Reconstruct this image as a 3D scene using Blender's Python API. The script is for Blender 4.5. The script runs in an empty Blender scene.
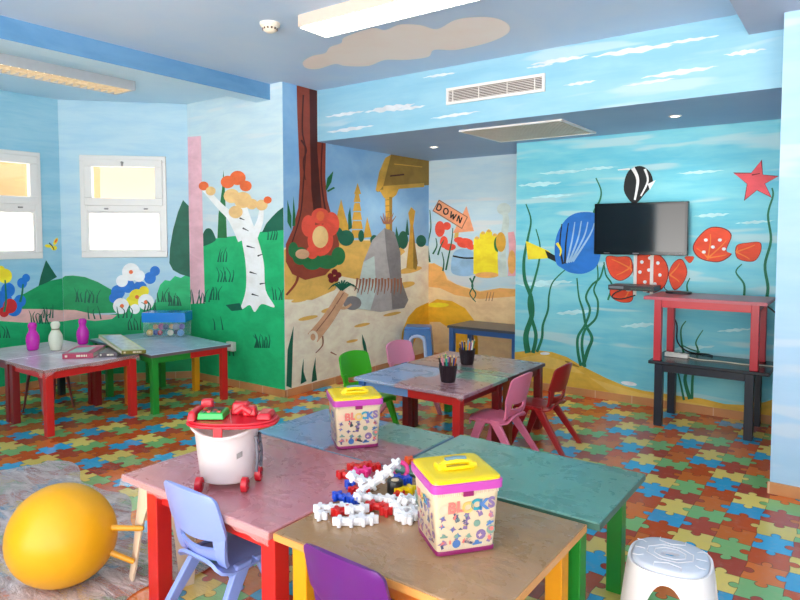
import bpy, bmesh, math, random
from mathutils import Vector, Matrix
random.seed(7)
C = bpy.context.scene.collection
PI = math.pi
scene = bpy.context.scene

# ------------------------------------------------------------------ camera
FPX, PITCH = 636.0, math.radians(3.0)
CY, CX, CAMZ = 235 + FPX * math.tan(PITCH), 400.0, 1.5
YAW = math.atan(462 / (FPX / math.cos(PITCH)))
FWD = Vector((-math.sin(YAW) * math.cos(PITCH), math.cos(YAW) * math.cos(PITCH), -math.sin(PITCH)))
RGT = Vector((math.cos(YAW), math.sin(YAW), 0))
UPV = RGT.cross(FWD)
EYE = Vector((0, 0, CAMZ))
def ray(px, py): return FWD + RGT * ((px - CX) / FPX) - UPV * ((py - CY) / FPX)
def onz(px, py, z=0.0):
    d = ray(px, py); return EYE + d * ((z - CAMZ) / d.z)
def onplane(px, py, p, n):
    d = ray(px, py); return EYE + d * ((Vector(p) - EYE).dot(n) / d.dot(n))
cam = bpy.data.cameras.new('camera'); camo = bpy.data.objects.new('camera', cam); C.objects.link(camo)
cam.sensor_width = 36; cam.lens = FPX * 36 / 800; cam.shift_y = (CY - 300) / 800
cam.clip_start = 0.05
m = Matrix.Identity(4)
for i in range(3):
    m[i][0], m[i][1], m[i][2], m[i][3] = RGT[i], UPV[i], -FWD[i], EYE[i]
camo.matrix_world = m
scene.camera = camo

# ------------------------------------------------------------------ materials
def lin(c):
    if isinstance(c, str):
        c = c.lstrip('#'); c = [int(c[i:i + 2], 16) for i in (0, 2, 4)]
    out = []
    for v in c:
        v /= 255.0
        out.append(v / 12.92 if v <= 0.04045 else ((v + 0.055) / 1.055) ** 2.4)
    return (*out, 1.0)

class G:
    """small helper around a node tree"""
    def __init__(s, name):
        s.m = bpy.data.materials.new(name); s.m.use_nodes = True
        s.t = s.m.node_tree; s.b = s.t.nodes['Principled BSDF']; s.out = s.t.nodes['Material Output']
    def n(s, typ, **kw):
        nd = s.t.nodes.new(typ)
        for k, v in kw.items(): setattr(nd, k, v)
        return nd
    def put(s, inp, v):
        if isinstance(v, bpy.types.NodeSocket): s.t.links.new(v, inp)
        else: inp.default_value = v
    def M(s, op, a, b=0.0, c=None):
        nd = s.n('ShaderNodeMath', operation=op); s.put(nd.inputs[0], a); s.put(nd.inputs[1], b)
        if c is not None: s.put(nd.inputs[2], c)
        return nd.outputs[0]
    def mix(s, f, a, b):
        nd = s.n('ShaderNodeMix', data_type='RGBA'); s.put(nd.inputs[0], f); s.put(nd.inputs[6], a); s.put(nd.inputs[7], b)
        return nd.outputs[2]
    def pos(s):
        return s.n('ShaderNodeTexCoord').outputs['Object']
    def xyz(s, v):
        nd = s.n('ShaderNodeSeparateXYZ'); s.put(nd.inputs[0], v); return nd.outputs
    def scale(s, v, sc):
        nd = s.n('ShaderNodeMapping'); s.put(nd.inputs[0], v); nd.inputs['Scale'].default_value = sc; return nd.outputs[0]
    def noise(s, v, sc, det=3, rough=.55, dist=0.0):
        nd = s.n('ShaderNodeTexNoise'); s.put(nd.inputs['Vector'], v); nd.inputs['Scale'].default_value = sc
        nd.inputs['Detail'].default_value = det; nd.inputs['Roughness'].default_value = rough
        nd.inputs['Distortion'].default_value = dist
        return nd.outputs['Fac']
    def sm(s, x, a, b):
        nd = s.n('ShaderNodeMapRange', interpolation_type='SMOOTHSTEP'); s.put(nd.inputs[0], x)
        nd.inputs[1].default_value = a; nd.inputs[2].default_value = b; return nd.outputs[0]
    def bump(s, h, strength, dist=.01):
        nd = s.n('ShaderNodeBump'); nd.inputs['Strength'].default_value = strength; nd.inputs['Distance'].default_value = dist
        s.put(nd.inputs['Height'], h); s.put(s.b.inputs['Normal'], nd.outputs[0])
    def fin(s, col=None, rough=.5, spec=.5, **kw):
        if col is not None: s.put(s.b.inputs['Base Color'], col)
        s.put(s.b.inputs['Roughness'], rough); s.put(s.b.inputs['Specular IOR Level'], spec)
        for k, v in kw.items(): s.put(s.b.inputs[k], v)
        return s.m

_cache = {}
def plain(name, col, rough=.4, spec=.5, var=.10, bump=0.0, scale=9.0, **kw):
    if name in _cache: return _cache[name]
    g = G(name); c = lin(col); p = g.pos()
    f = g.noise(p, scale, 4)
    lo = tuple(v * (1 - var) for v in c[:3]) + (1,); hi = tuple(min(1, v * (1 + var)) for v in c[:3]) + (1,)
    if bump: g.bump(g.noise(p, scale * 6, 3), bump, .004)
    _cache[name] = g.fin(g.mix(f, lo, hi), rough, spec, **kw)
    return _cache[name]

def paint(name, a, b, rough=.55, sc=(2, 2, 6), streak=None, amt=.5, fine=.25):
    """brushed wall paint: two tones in long horizontal strokes, optional pale streaks"""
    if name in _cache: return _cache[name]
    g = G(name); p = g.pos()
    f = g.noise(g.scale(p, sc), 1.6, 5, .6, .4)
    col = g.mix(g.sm(f, .3, .7), lin(a), lin(b))
    f2 = g.noise(g.scale(p, (sc[0] * 2.2, sc[1] * 2.2, sc[2] * 4)), 2.2, 3)
    col = g.mix(g.M('MULTIPLY', g.sm(f2, .45, .75), fine), col, lin(b))
    if streak:
        f3 = g.noise(g.scale(p, (1.0, 1.0, 7.5)), 1.15, 2, .45, .25)
        col = g.mix(g.M('MULTIPLY', g.sm(f3, .57, .68), amt), col, lin(streak))
    g.bump(f2, .06, .003)
    _cache[name] = g.fin(col, rough, .35)
    return _cache[name]

def floor_mat():
    g = G('jigsaw floor'); M = g.M
    p = g.pos()
    wob = g.n('ShaderNodeTexNoise'); g.put(wob.inputs['Vector'], p); wob.inputs['Scale'].default_value = 9; wob.inputs['Detail'].default_value = 1
    wx, wy, wz = g.xyz(wob.outputs['Color'])
    x, y, z = g.xyz(p)
    u = M('ADD', M('DIVIDE', M('ADD', x, .63), .1635), 100.5)
    v = M('ADD', M('DIVIDE', M('SUBTRACT', 4.02, y), .171), 100.5)
    u = M('ADD', u, M('MULTIPLY', M('SUBTRACT', wx, .5), .15)); v = M('ADD', v, M('MULTIPLY', M('SUBTRACT', wy, .5), .15))
    c = M('FLOOR', u); r = M('FLOOR', v)
    fu = M('SUBTRACT', M('SUBTRACT', u, c), .5); fv = M('SUBTRACT', M('SUBTRACT', v, r), .5)
    par = M('MODULO', M('ADD', c, r), 2.0)
    odd = M('GREATER_THAN', par, .5); ev = M('SUBTRACT', 1.0, odd)
    dh = M('SUBTRACT', .5, M('ABSOLUTE', fu)); dv = M('SUBTRACT', .5, M('ABSOLUTE', fv))
    def pick(a, b): return M('ADD', M('MULTIPLY', a, odd), M('MULTIPLY', b, ev))
    a = pick(dh, dv); b = pick(fv, fu); a2 = pick(dv, dh); b2 = pick(fu, fv)
    def dist(aa, bb): return M('SQRT', M('ADD', M('MULTIPLY', aa, aa), M('MULTIPLY', bb, bb)))
    din = dist(M('SUBTRACT', a, .10), b); dout = dist(M('ADD', a2, .10), b2)
    inside = M('LESS_THAN', din, .14); iout = M('LESS_THAN', dout, .14)
    c2 = M('ADD', c, M('MULTIPLY', M('MULTIPLY', inside, odd), M('SIGN', fu)))
    r2 = M('ADD', r, M('MULTIPLY', M('MULTIPLY', inside, ev), M('SIGN', fv)))
    wn = g.n('ShaderNodeTexWhiteNoise', noise_dimensions='2D')
    cb = g.n('ShaderNodeCombineXYZ'); g.put(cb.inputs[0], c2); g.put(cb.inputs[1], r2); g.put(wn.inputs['Vector'], cb.outputs[0])
    swap = M('GREATER_THAN', wn.outputs['Value'], 2.0)
    k = M('SUBTRACT', M('SUBTRACT', M('ADD', r2, swap), M('MULTIPLY', c2, 2.0)), -302.0)
    k = M('FLOORED_MODULO', k, 6.0)
    ramp = g.n('ShaderNodeValToRGB'); ramp.color_ramp.interpolation = 'CONSTANT'
    cols = ['#85bf78', '#b54a36', '#f0d470', '#3aaedb', '#cb5524', '#e0752f']
    els = ramp.color_ramp.elements
    while len(els) < 6: els.new(.5)
    for i, e in enumerate(els): e.position = max(0, (i - .25) / 6); e.color = lin(cols[i])
    g.put(ramp.inputs[0], M('DIVIDE', k, 6.0))
    col = ramp.outputs[0]
    tone = M('ADD', .9, M('MULTIPLY', wn.outputs['Value'], .2))
    hsv = g.n('ShaderNodeHueSaturation'); g.put(hsv.inputs['Color'], col); g.put(hsv.inputs['Value'], tone); col = hsv.outputs[0]
    ring = M('LESS_THAN', M('ABSOLUTE', M('SUBTRACT', din, .14)), .013)
    edge = M('LESS_THAN', M('MINIMUM', dh, dv), .011)
    edge = M('MULTIPLY', edge, M('MULTIPLY', M('SUBTRACT', 1.0, inside), M('SUBTRACT', 1.0, iout)))
    line = M('MAXIMUM', M('MULTIPLY', ring, M('GREATER_THAN', a, 0.0)), edge)
    wear = g.noise(p, 22, 4)
    col = g.mix(M('MULTIPLY', g.sm(wear, .5, .8), .18), col, lin('#cfae8f'))
    col = g.mix(M('MULTIPLY', line, .6), col, lin('#3a2418'))
    # wrinkled clear film spread on the mat beside the near table
    dx = M('ADD', x, 3.1); dy = M('SUBTRACT', y, 1.7)
    film = g.sm(M('SQRT', M('ADD', M('MULTIPLY', dx, dx), M('MULTIPLY', dy, dy))), 1.6, .9)
    h = M('ADD', g.noise(g.scale(p, (3, 9, 1)), 2.0, 4, .6, 1.2), M('MULTIPLY', g.noise(p, 14, 2), .15))
    hh = M('ADD', M('MULTIPLY', M('MULTIPLY', h, film), 1.0), M('MULTIPLY', g.noise(p, 3.0, 2), .12))
    g.bump(hh, .22, .03)
    rough = M('ADD', .13, M('MULTIPLY', g.noise(p, 5, 3), .16))
    rough = M('SUBTRACT', rough, M('MULTIPLY', film, .10))
    return g.fin(col, rough, .5, **{'Coat Weight': M('MULTIPLY', film, .9), 'Coat Roughness': .10})

def patch_mat(name, base, patches, rough=.26, wrinkle=.25):
    """painted table top under clear film: base colour with rectangles (x0,x1,y0,y1,colour) in table coordinates"""
    g = G(name); p = g.pos(); x, y, z = g.xyz(p)
    wob = g.M('MULTIPLY', g.M('SUBTRACT', g.noise(p, 5, 3), .5), .16)
    x = g.M('ADD', x, wob); y = g.M('ADD', y, wob)
    f = g.noise(p, 7, 5, .65, .6)
    c = lin(base)
    col = g.mix(f, tuple(v * .78 for v in c[:3]) + (1,), tuple(min(1, v * 1.2) for v in c[:3]) + (1,))
    for (x0, x1, y0, y1, cc) in patches:
        w = .02
        k = g.M('MULTIPLY', g.M('MULTIPLY', g.sm(x, x0 - w, x0 + w), g.sm(x, x1 + w, x1 - w)), g.M('MULTIPLY', g.sm(y, y0 - w, y0 + w), g.sm(y, y1 + w, y1 - w)))
        c = lin(cc)
        pc = g.mix(f, tuple(v * .8 for v in c[:3]) + (1,), tuple(min(1, v * 1.18) for v in c[:3]) + (1,))
        col = g.mix(k, col, pc)
    scr = g.noise(g.scale(p, (14, 5, 5)), 3, 5, .7, 1.5)
    col = g.mix(g.M('MULTIPLY', g.sm(scr, .56, .72), .28), col, lin('#cbbcb8'))
    h = g.M('ADD', g.noise(g.scale(p, (5, 9, 4)), 1.6, 4, .6, 1.4), g.M('MULTIPLY', scr, .25))
    g.bump(h, wrinkle, .012)
    r = g.M('ADD', rough - .08, g.M('MULTIPLY', f, .2))
    return g.fin(col, r, .5, **{'Coat Weight': .35, 'Coat Roughness': .12})

def clear_mat(name, col, alpha, rough=.12, trans=0.0):
    if name in _cache: return _cache[name]
    g = G(name); p = g.pos()
    g.bump(g.noise(g.scale(p, (6, 6, 12)), 4, 3), .3, .01)
    _cache[name] = g.fin(lin(col), rough, .5, Alpha=alpha)
    return _cache[name]

def glow(name, col, strength, base='#ffffff'):
    g = G(name)
    return g.fin(lin(base), .4, .3, **{'Emission Color': lin(col), 'Emission Strength': strength})

# ------------------------------------------------------------------ mesh builder
class MB:
    def __init__(s): s.v, s.f, s.mi, s.sm = [], [], [], []
    def add(s, vs, fs, mi=0, smooth=False):
        o = len(s.v); s.v += [tuple(v) for v in vs]
        for f in fs: s.f.append([o + i for i in f]); s.mi.append(mi); s.sm.append(smooth)
        return s
    def box(s, c, d, rz=0.0, mi=0, taper=1.0, M=None):
        x, y, z = [v / 2 for v in d]; vs = []
        for sz in (-1, 1):
            t = taper if sz > 0 else 1.0
            for sx, sy in ((-1, -1), (1, -1), (1, 1), (-1, 1)):
                q = Vector((sx * x * t, sy * y * t, sz * z))
                if M is not None: q = M @ q
                elif rz: q = Matrix.Rotation(rz, 3, 'Z') @ q
                vs.append(q + Vector(c))
        return s.add(vs, [(3, 2, 1, 0), (4, 5, 6, 7), (0, 1, 5, 4), (1, 2, 6, 5), (2, 3, 7, 6), (3, 0, 4, 7)], mi)
    def bx(s, x0, x1, y0, y1, z0, z1, mi=0):
        return s.box(((x0 + x1) / 2, (y0 + y1) / 2, (z0 + z1) / 2), (x1 - x0, y1 - y0, z1 - z0), mi=mi)
    def tube(s, pts, rad, n=10, mi=0, cap=True, ry=None):
        pts = [Vector(p) for p in pts]; N = len(pts)
        rad = rad if isinstance(rad, (list, tuple)) else [rad] * N
        vs = []; ref = None
        for i, p in enumerate(pts):
            t = (pts[min(i + 1, N - 1)] - pts[max(i - 1, 0)]).normalized()
            if ref is None: ref = Vector((0, 0, 1)) if abs(t.z) < .9 else Vector((1, 0, 0))
            a = (ref - t * ref.dot(t)).normalized(); b = t.cross(a); ref = a
            for k in range(n):
                th = 2 * PI * k / n
                vs.append(p + a * math.cos(th) * rad[i] + b * math.sin(th) * rad[i] * (ry or 1))
        fs = [(i * n + k, i * n + (k + 1) % n, (i + 1) * n + (k + 1) % n, (i + 1) * n + k) for i in range(N - 1) for k in range(n)]
        s.add(vs, fs, mi, True)
        if cap:
            o = len(s.v) - len(vs)
            s.f.append([o + k for k in range(n)][::-1]); s.mi.append(mi); s.sm.append(False)
            s.f.append([o + (N - 1) * n + k for k in range(n)]); s.mi.append(mi); s.sm.append(False)
        return s
    def lathe(s, prof, n=24, c=(0, 0, 0), mi=0, sx=1.0, sy=1.0, M=None):
        vs = []
        for (r, z) in prof:
            for k in range(n):
                th = 2 * PI * k / n; q = Vector((math.cos(th) * r * sx, math.sin(th) * r * sy, z))
                if M is not None: q = M @ q
                vs.append(q + Vector(c))
        L = len(prof)
        fs = [(i * n + k, i * n + (k + 1) % n, (i + 1) * n + (k + 1) % n, (i + 1) * n + k) for i in range(L - 1) for k in range(n)]
        return s.add(vs, fs, mi, True)
    def shell(s, grid, th, mi=0):
        """closed solid from a grid of points, thickness th along its normal"""
        R, K = len(grid), len(grid[0]); P = [[Vector(p) for p in row] for row in grid]; Q = []
        for i in range(R):
            row = []
            for j in range(K):
                a = P[min(i + 1, R - 1)][j] - P[max(i - 1, 0)][j]; b = P[i][min(j + 1, K - 1)] - P[i][max(j - 1, 0)]
                n = a.cross(b)
                if n.length < 1e-9: n = Vector((0, 0, 1))
                row.append(P[i][j] + n.normalized() * th)
            Q.append(row)
        vs = [p for r in P for p in r] + [q for r in Q for q in r]; o = R * K; fs = []
        for i in range(R - 1):
            for j in range(K - 1):
                a, b, c, d = i * K + j, i * K + j + 1, (i + 1) * K + j + 1, (i + 1) * K + j
                fs += [(a, b, c, d), (o + d, o + c, o + b, o + a)]
        for j in range(K - 1):
            fs.append((j + 1, j, o + j, o + j + 1)); e = (R - 1) * K
            fs.append((e + j, e + j + 1, o + e + j + 1, o + e + j))
        for i in range(R - 1):
            fs.append((i * K, (i + 1) * K, o + (i + 1) * K, o + i * K))
            a = i * K + K - 1; b = (i + 1) * K + K - 1
            fs.append((b, a, o + a, o + b))
        return s.add(vs, fs, mi, True)
    def prism(s, poly, z0, z1, mi=0, M=None, smooth=False):
        n = len(poly); vs = [Vector((x, y, z0)) for x, y in poly] + [Vector((x, y, z1)) for x, y in poly]
        if M is not None: vs = [M @ v for v in vs]
        fs = [tuple(range(n))[::-1], tuple(range(n, 2 * n))] + [(i, (i + 1) % n, n + (i + 1) % n, n + i) for i in range(n)]
        return s.add(vs, fs, mi, smooth)
    def ball(s, c, r, n=16, mi=0, sz=1.0, M=None):
        k = n // 2
        return s.lathe([(max(1e-4, r * math.sin(PI * i / k)), -r * sz * math.cos(PI * i / k)) for i in range(k + 1)], n, c, mi, M=M)
    def build(s, name, mats, parent=None, bevel=0.0, seg=2, fixn=True, angle=40, loc=None):
        me = bpy.data.meshes.new(name); me.from_pydata(s.v, [], s.f)
        for mm in (mats if isinstance(mats, (list, tuple)) else [mats]): me.materials.append(mm)
        for p, a, b in zip(me.polygons, s.mi, s.sm): p.material_index = a; p.use_smooth = b
        if fixn:
            b = bmesh.new(); b.from_mesh(me); bmesh.ops.recalc_face_normals(b, faces=b.faces); b.to_mesh(me); b.free()
        if any(s.sm):
            for p in me.polygons: p.use_smooth = True
            me.set_sharp_from_angle(angle=math.radians(angle))
        me.update()
        o = bpy.data.objects.new(name, me); C.objects.link(o)
        if parent: o.parent = parent
        if loc: o.location = loc
        if bevel:
            md = o.modifiers.new('bevel', 'BEVEL'); md.width = bevel; md.segments = seg; md.limit_method = 'ANGLE'; md.angle_limit = math.radians(35)
        return o

def thing(name, label, cat, loc=(0, 0, 0), rz=0.0, group=None):
    o = bpy.data.objects.new(name, None); C.objects.link(o); o.location = loc; o.rotation_euler = (0, 0, rz)
    o.empty_display_size = .1
    return tag(o, label, cat, group)
def tag(o, label, cat, group=None):
    o['label'] = label; o['category'] = cat
    if group: o['group'] = group
    return o
def struct(o): o['kind'] = 'structure'; return o
def dup(root, loc, rz=0.0, label=None, group=None, swap=None):
    r = root.copy(); C.objects.link(r); r.location = loc
    if isinstance(rz, (tuple, list)): r.rotation_euler = rz
    else: r.rotation_euler = (0, 0, rz)
    if label: r['label'] = label
    if group: r['group'] = group
    def recol(o):
        if swap and o.type == 'MESH':
            o.data = o.data.copy()
            for i, mm in enumerate(o.data.materials):
                if mm and mm.name in swap: o.data.materials[i] = swap[mm.name]
    recol(r)
    for ch in list(root.children):
        c = ch.copy(); C.objects.link(c); c.parent = r; recol(c)
        for gch in ch.children:
            d = gch.copy(); C.objects.link(d); d.parent = c; recol(d)
    return r

# ------------------------------------------------------------------ room measures
ZC, ZL, ZA = 2.88, 2.848, 2.395            # ceilings: main, over the bay, over the alcove
XJ, YD, YS, YT, YB, YP, XP = -4.27, 4.08, 6.48, 5.75, 4.53, 4.20, -0.39
BA, BB = Vector((-6.53, 3.19, 0)), Vector((-5.67, 4.08, 0))

floor = MB().bx(-6.8, 2.6, -1.6, 6.7, -.06, 0).build('floor', floor_mat()); struct(floor)

# paints
sky_pale = paint('sky pale', '#c3dbe6', '#d3e6ea', sc=(1.2, 1.2, 6), streak='#e2e6e6', amt=.5)
sky_bay = paint('sky bay', '#a9d0e4', '#bddbe8', sc=(1.2, 1.2, 7))
sky_left = paint('sky left', '#8cc3da', '#a3cfe0', sc=(1.2, 1.2, 7))
sky_jungle = paint('sky jungle', '#84b4e0', '#9cc6e6', sc=(1.5, 1.5, 2))
sky_sponge = paint('sky deep alcove', '#b8d6e4', '#cadfe6', sc=(1, 1, 6), streak='#dcdcdc', amt=.7)
sea = paint('sea', '#6ccbe0', '#8edbe4', sc=(.9, .9, 5), streak='#c4e2e4', amt=.75, fine=.4)
sky_bulk = paint('sky bulkhead', '#8ac0d8', '#9ccbdd', sc=(.9, .9, 5), streak='#bfd6de', amt=.7)
sky_pil = paint('sky pillar', '#a5cae4', '#b0d0e8', sc=(.9, .9, 5), streak='#cfdbe6', amt=.6)
ceil_blue = paint('ceiling blue', '#bcd3ee', '#c9d8ec', sc=(.8, .8, .8))
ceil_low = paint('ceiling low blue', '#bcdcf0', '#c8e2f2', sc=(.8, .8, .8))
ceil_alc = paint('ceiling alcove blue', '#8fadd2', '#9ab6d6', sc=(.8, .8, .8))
beam_blue = paint('beam blue', '#5d90ba', '#6e9dc4', sc=(1, 1, 3))
cloudc = paint('cloud peach', '#fae6da', '#fceee4', sc=(1, 1, 1))
P = lambda n, c: paint('mural ' + n, c, '#%02x%02x%02x' % tuple(min(255, int(int(c[i:i + 2], 16) * 1.1 + 4)) for i in (1, 3, 5)), sc=(3, 3, 5), fine=.35)
col = dict(green=P('green', '#19a668'), hill=P('hill', '#199258'), dark=P('dark green', '#155c46'), bush=P('bush', '#1fae6c'),
           pink=P('pink', '#ecb3bd'), path=P('path', '#d9aba6'), white=P('white', '#f0eeea'), black=P('black', '#15181a'),
           orange=P('orange', '#e86a38'), tan=P('tan', '#eebf80'), yellow=P('yellow', '#f0d62c'), blue=P('blue', '#1f6fc4'),
           trunk=P('trunk', '#8c3c2a'), trunkd=P('trunk dark', '#4a1c16'), sand=P('sand', '#d8c09c'), ochre=P('ochre', '#dcae58'),
           sandp=P('sand pale', '#eedcc4'), gold=P('gold', '#cc9c3a'), goldd=P('gold dark', '#91702a'), grey=P('grey', '#a7a3a4'),
           greyd=P('grey dark', '#7d797c'), brown=P('brown', '#95614a'), coral=P('coral', '#e2503c'), red=P('red', '#c42a2c'),
           weed=P('weed', '#1b6e4e'), seasand=P('sea sand', '#d6ac42'), seasandl=P('sea sand light', '#dcb85c'), orsand=P('orange sand', '#e2a860'),
           orsandl=P('orange sand light', '#ecc796'), arch=P('arch yellow', '#e4ab2a'), sign=P('sign', '#e79a72'), paleblue=P('pale blue', '#8fb6d6'),
           palegreen=P('pale grey green', '#b9c8c4'), palepink=P('pale pink', '#dba0a8'), skin=P('driftwood', '#cfa07c'), fan=P('fan', '#e04a2a'),
           star=P('star', '#e0525a'), flame=P('flame', '#ee7a32'), cloud=P('cloud', '#dfe2e4'), cloudb=P('cloud pink', '#cfd3d8'), seacloud=P('sea cloud', '#b4dde2'), leaf=P('leaf', '#226c3c'), maroon=P('maroon', '#6e1420'))
KEYS = list(col)

def smooth(pts, closed=True, k=5):
    """Catmull-Rom through the points"""
    n = len(pts); out = []
    rng = range(n if closed else n - 1)
    for i in rng:
        if closed: p0, p1, p2, p3 = pts[i - 1], pts[i], pts[(i + 1) % n], pts[(i + 2) % n]
        else: p0, p1, p2, p3 = pts[max(i - 1, 0)], pts[i], pts[i + 1], pts[min(i + 2, n - 1)]
        for j in range(k):
            t = j / k
            out.append(tuple(.5 * (2 * b + (c - a) * t + (2 * a - 5 * b + 4 * c - d) * t * t + (3 * b - a - 3 * c + d) * t ** 3) for a, b, c, d in zip(p0, p1, p2, p3)))
    if not closed: out.append(tuple(pts[-1]))
    return out

class Wall:
    """a painted wall: solid boxes plus brushed shapes lying on its face, all in one mesh"""
    def __init__(s, o, u, length, z0, z1, base, thick=.12):
        s.o, s.u, s.L, s.z0, s.z1 = Vector((o[0], o[1], 0)), Vector((u[0], u[1], 0)).normalized(), length, z0, z1
        s.n = Vector((s.u.y, -s.u.x, 0))            # towards the room
        s.th = thick; s.mb = MB(); s.mats = [base] + [col[k] for k in KEYS]; s.layer = 0
    def pt(s, a, z, off=0.0): return s.o + s.u * a + s.n * off + Vector((0, 0, z))
    def block(s, a0, a1, z0, z1):
        vs = [s.pt(a, z, d) for d in (0, -s.th) for a, z in ((a0, z0), (a1, z0), (a1, z1), (a0, z1))]
        s.mb.add(vs, [(0, 1, 2, 3), (7, 6, 5, 4), (1, 0, 4, 5), (2, 1, 5, 6), (3, 2, 6, 7), (0, 3, 7, 4)])
        return s
    def full(s): return s.block(0, s.L, s.z0, s.z1)
    def hole(s, a0, a1, z0, z1):
        s.block(0, a0, s.z0, s.z1); s.block(a1, s.L, s.z0, s.z1); s.block(a0, a1, s.z0, z0); s.block(a0, a1, z1, s.z1); return s
    def loc(s, px, py):
        q = onplane(px, py, s.o, s.n) - s.o
        return (min(max(q.dot(s.u), .001), s.L - .001), min(max(q.z, s.z0 + .001), s.z1 - .001))
    def raw(s, az, key):
        s.layer += 1; off = .0007 + .00006 * s.layer
        out = []
        for a, z in az:
            if not out or abs(a - out[-1][0]) + abs(z - out[-1][1]) > 1e-4: out.append((a, z))
        s.mb.add([s.pt(a, z, off) for a, z in out], [tuple(range(len(out)))], KEYS.index(key) + 1)
    def poly(s, pts, key, curve=False):
        if curve: pts = smooth(pts)
        s.raw([s.loc(*p) for p in pts], key)
    def oval(s, cx, cy, rx, ry, key, rot=0.0, n=20):
        s.poly([(cx + rx * math.cos(t) * math.cos(rot) - ry * math.sin(t) * math.sin(rot), cy + rx * math.cos(t) * math.sin(rot) + ry * math.sin(t) * math.cos(rot)) for t in [2 * PI * i / n for i in range(n)]], key)
    def dash(s, cx, cy, a, b, key, rot=0.0):
        n = 14; pts = [(a * (2 * i / n - 1), b * (1 - abs(2 * i / n - 1) ** 1.6) * .8 + b * .25 * math.sin(i * 1.7 + cx)) for i in range(n + 1)]
        pts += [(a * (1 - 2 * i / n) * .96, -b * (1 - abs(1 - 2 * i / n) ** 1.3) * .7 + b * .2 * math.sin(i * 2.1 + cy)) for i in range(1, n)]
        s.poly([(cx + x * math.cos(rot) - y * math.sin(rot), cy + x * math.sin(rot) + y * math.cos(rot)) for x, y in pts], key)
    def stroke(s, pts, w, key, k=5):
        c = smooth(pts, False, k) if len(pts) > 2 else pts
        n = len(c); w = w if isinstance(w, (list, tuple)) else (w, w); A, B = [], []
        for i, p in enumerate(c):
            q0, q1 = c[max(i - 1, 0)], c[min(i + 1, n - 1)]; dx, dy = q1[0] - q0[0], q1[1] - q0[1]; l = math.hypot(dx, dy) or 1
            t = i / max(1, n - 1); h = (w[0] * (1 - t) + w[1] * t) / 2
            A.append((p[0] - dy / l * h, p[1] + dx / l * h)); B.append((p[0] + dy / l * h, p[1] - dx / l * h))
        s.layer += 1; off = .0007 + .00006 * s.layer
        va = [s.pt(*s.loc(*p), off) for p in A]; vb = [s.pt(*s.loc(*p), off) for p in B]
        s.mb.add(va + vb, [(i, i + 1, n + i + 1, n + i) for i in range(n - 1)], KEYS.index(key) + 1)
    def grass(s, cx, cy, w, h, key, n=5):
        for i in range(n):
            x = cx + w * (i / (n - 1) - .5); s.stroke([(x, cy), (x + random.uniform(-2, 2), cy - h * .6), (x + random.uniform(-4, 4), cy - h * random.uniform(.8, 1.2))], (1.6, .4), key)
    def make(s, name):
        o = s.mb.build(name, s.mats, fixn=False); 
        return struct(o)

# --- left window wall and the angled bay wall
WL = Wall((-6.53, -1.6), (0, 1), 3.19 + 1.6, 0, 3.0, sky_left)
WL.hole(2.17 + 1.6, 3.0 + 1.6, 1.27, 2.30)
WL.poly([(-40, 316), (0, 319), (30, 322), (66, 319), (66, 420), (-40, 430)], 'green')
WL.poly([(-20, 310), (5, 304), (20, 296), (40, 285), (49, 281), (66, 278), (66, 314), (20, 316), (-20, 316)], 'hill')
WL.poly([(-20, 313), (0, 312), (20, 309), (40, 309), (66, 310), (66, 321), (30, 323), (0, 321), (-20, 320)], 'path')
WL.poly([(38.5, 286), (41, 275), (46, 260), (51, 268), (57, 277), (48, 282)], 'dark')
for (x, y, r, k) in ((3, 300, 9, 'blue'), (14, 308, 8, 'blue'), (20, 301, 6, 'blue'), (22, 283, 5, 'blue'), (26, 278, 4, 'blue'), (8, 290, 7, 'blue'), (5, 276, 7, 'yellow'), (1, 270, 4, 'yellow'), (10, 306, 7, 'red'), (4, 312, 5, 'red')):
    WL.oval(x, y, r, r * 1.05, k)
WL.stroke([(20, 302), (22, 294), (23, 284)], (2.5, 1.5), 'weed'); WL.stroke([(4, 312), (6, 300), (5, 280)], (2.5, 1.5), 'weed')
for x, y in ((36, 323), (44, 324), (5, 338), (48, 318)): WL.grass(x, y, 9, 12, 'dark', 4)
WL.oval(48, 246, 3.5, 1.6, 'yellow', .2); WL.oval(54, 248, 3, 2.4, 'yellow'); WL.oval(55.5, 241.5, 1.8, 4, 'yellow', .5); WL.oval(55.8, 241, 1, 2.2, 'orange', .5)
WL.stroke([(49, 243), (52, 246), (54, 250)], (1.2, .8), 'black')
WL.make('wall_left')

WA = Wall(BA, BB - BA, (BB - BA).length, 0, 3.0, sky_bay)
WA.hole(.19, 1.02, 1.27, 2.305)
WA.poly([(48, 321), (85, 318), (115, 314), (140, 307), (165, 300), (198, 296), (198, 380), (48, 400)], 'green')
WA.poly([(48, 278), (65, 276), (73, 275.5), (85, 277), (98, 282), (112, 290), (124, 299), (135, 312), (48, 315)], 'hill')
WA.poly([(48, 310), (75, 310), (95, 314.5), (117, 315), (112, 319), (95, 321), (78, 319), (48, 321.5)], 'path')
WA.poly([(156, 306), (157, 294), (160, 285), (165, 280), (170, 281), (175, 276), (181, 278), (198, 272), (198, 306)], 'bush')
WA.poly([(169.3, 263), (170, 248), (173, 230), (178, 212), (183, 200), (198, 206), (198, 277), (180, 274), (173, 270)], 'dark')
for (x, y, r, k) in ((118, 292, 7, 'blue'), (128, 286, 7, 'blue'), (140, 288, 7, 'blue'), (150, 278, 6, 'blue'), (155, 271, 5, 'blue'), (114, 298, 5, 'blue'), (122, 281, 6, 'white'), (131, 272, 9, 'white'), (139, 276, 6, 'white'), (137, 297, 8, 'yellow'), (144, 291, 5, 'yellow'), (131, 301, 5, 'yellow'), (121, 306, 8, 'white'), (146, 302, 8, 'white'), (135, 309, 5, 'white')):
    WA.oval(x, y, r, r, k)
for a in ((122, 306), (146, 302), (131, 272), (137, 297)): WA.oval(a[0], a[1], 2, 2, 'orange')
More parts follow.
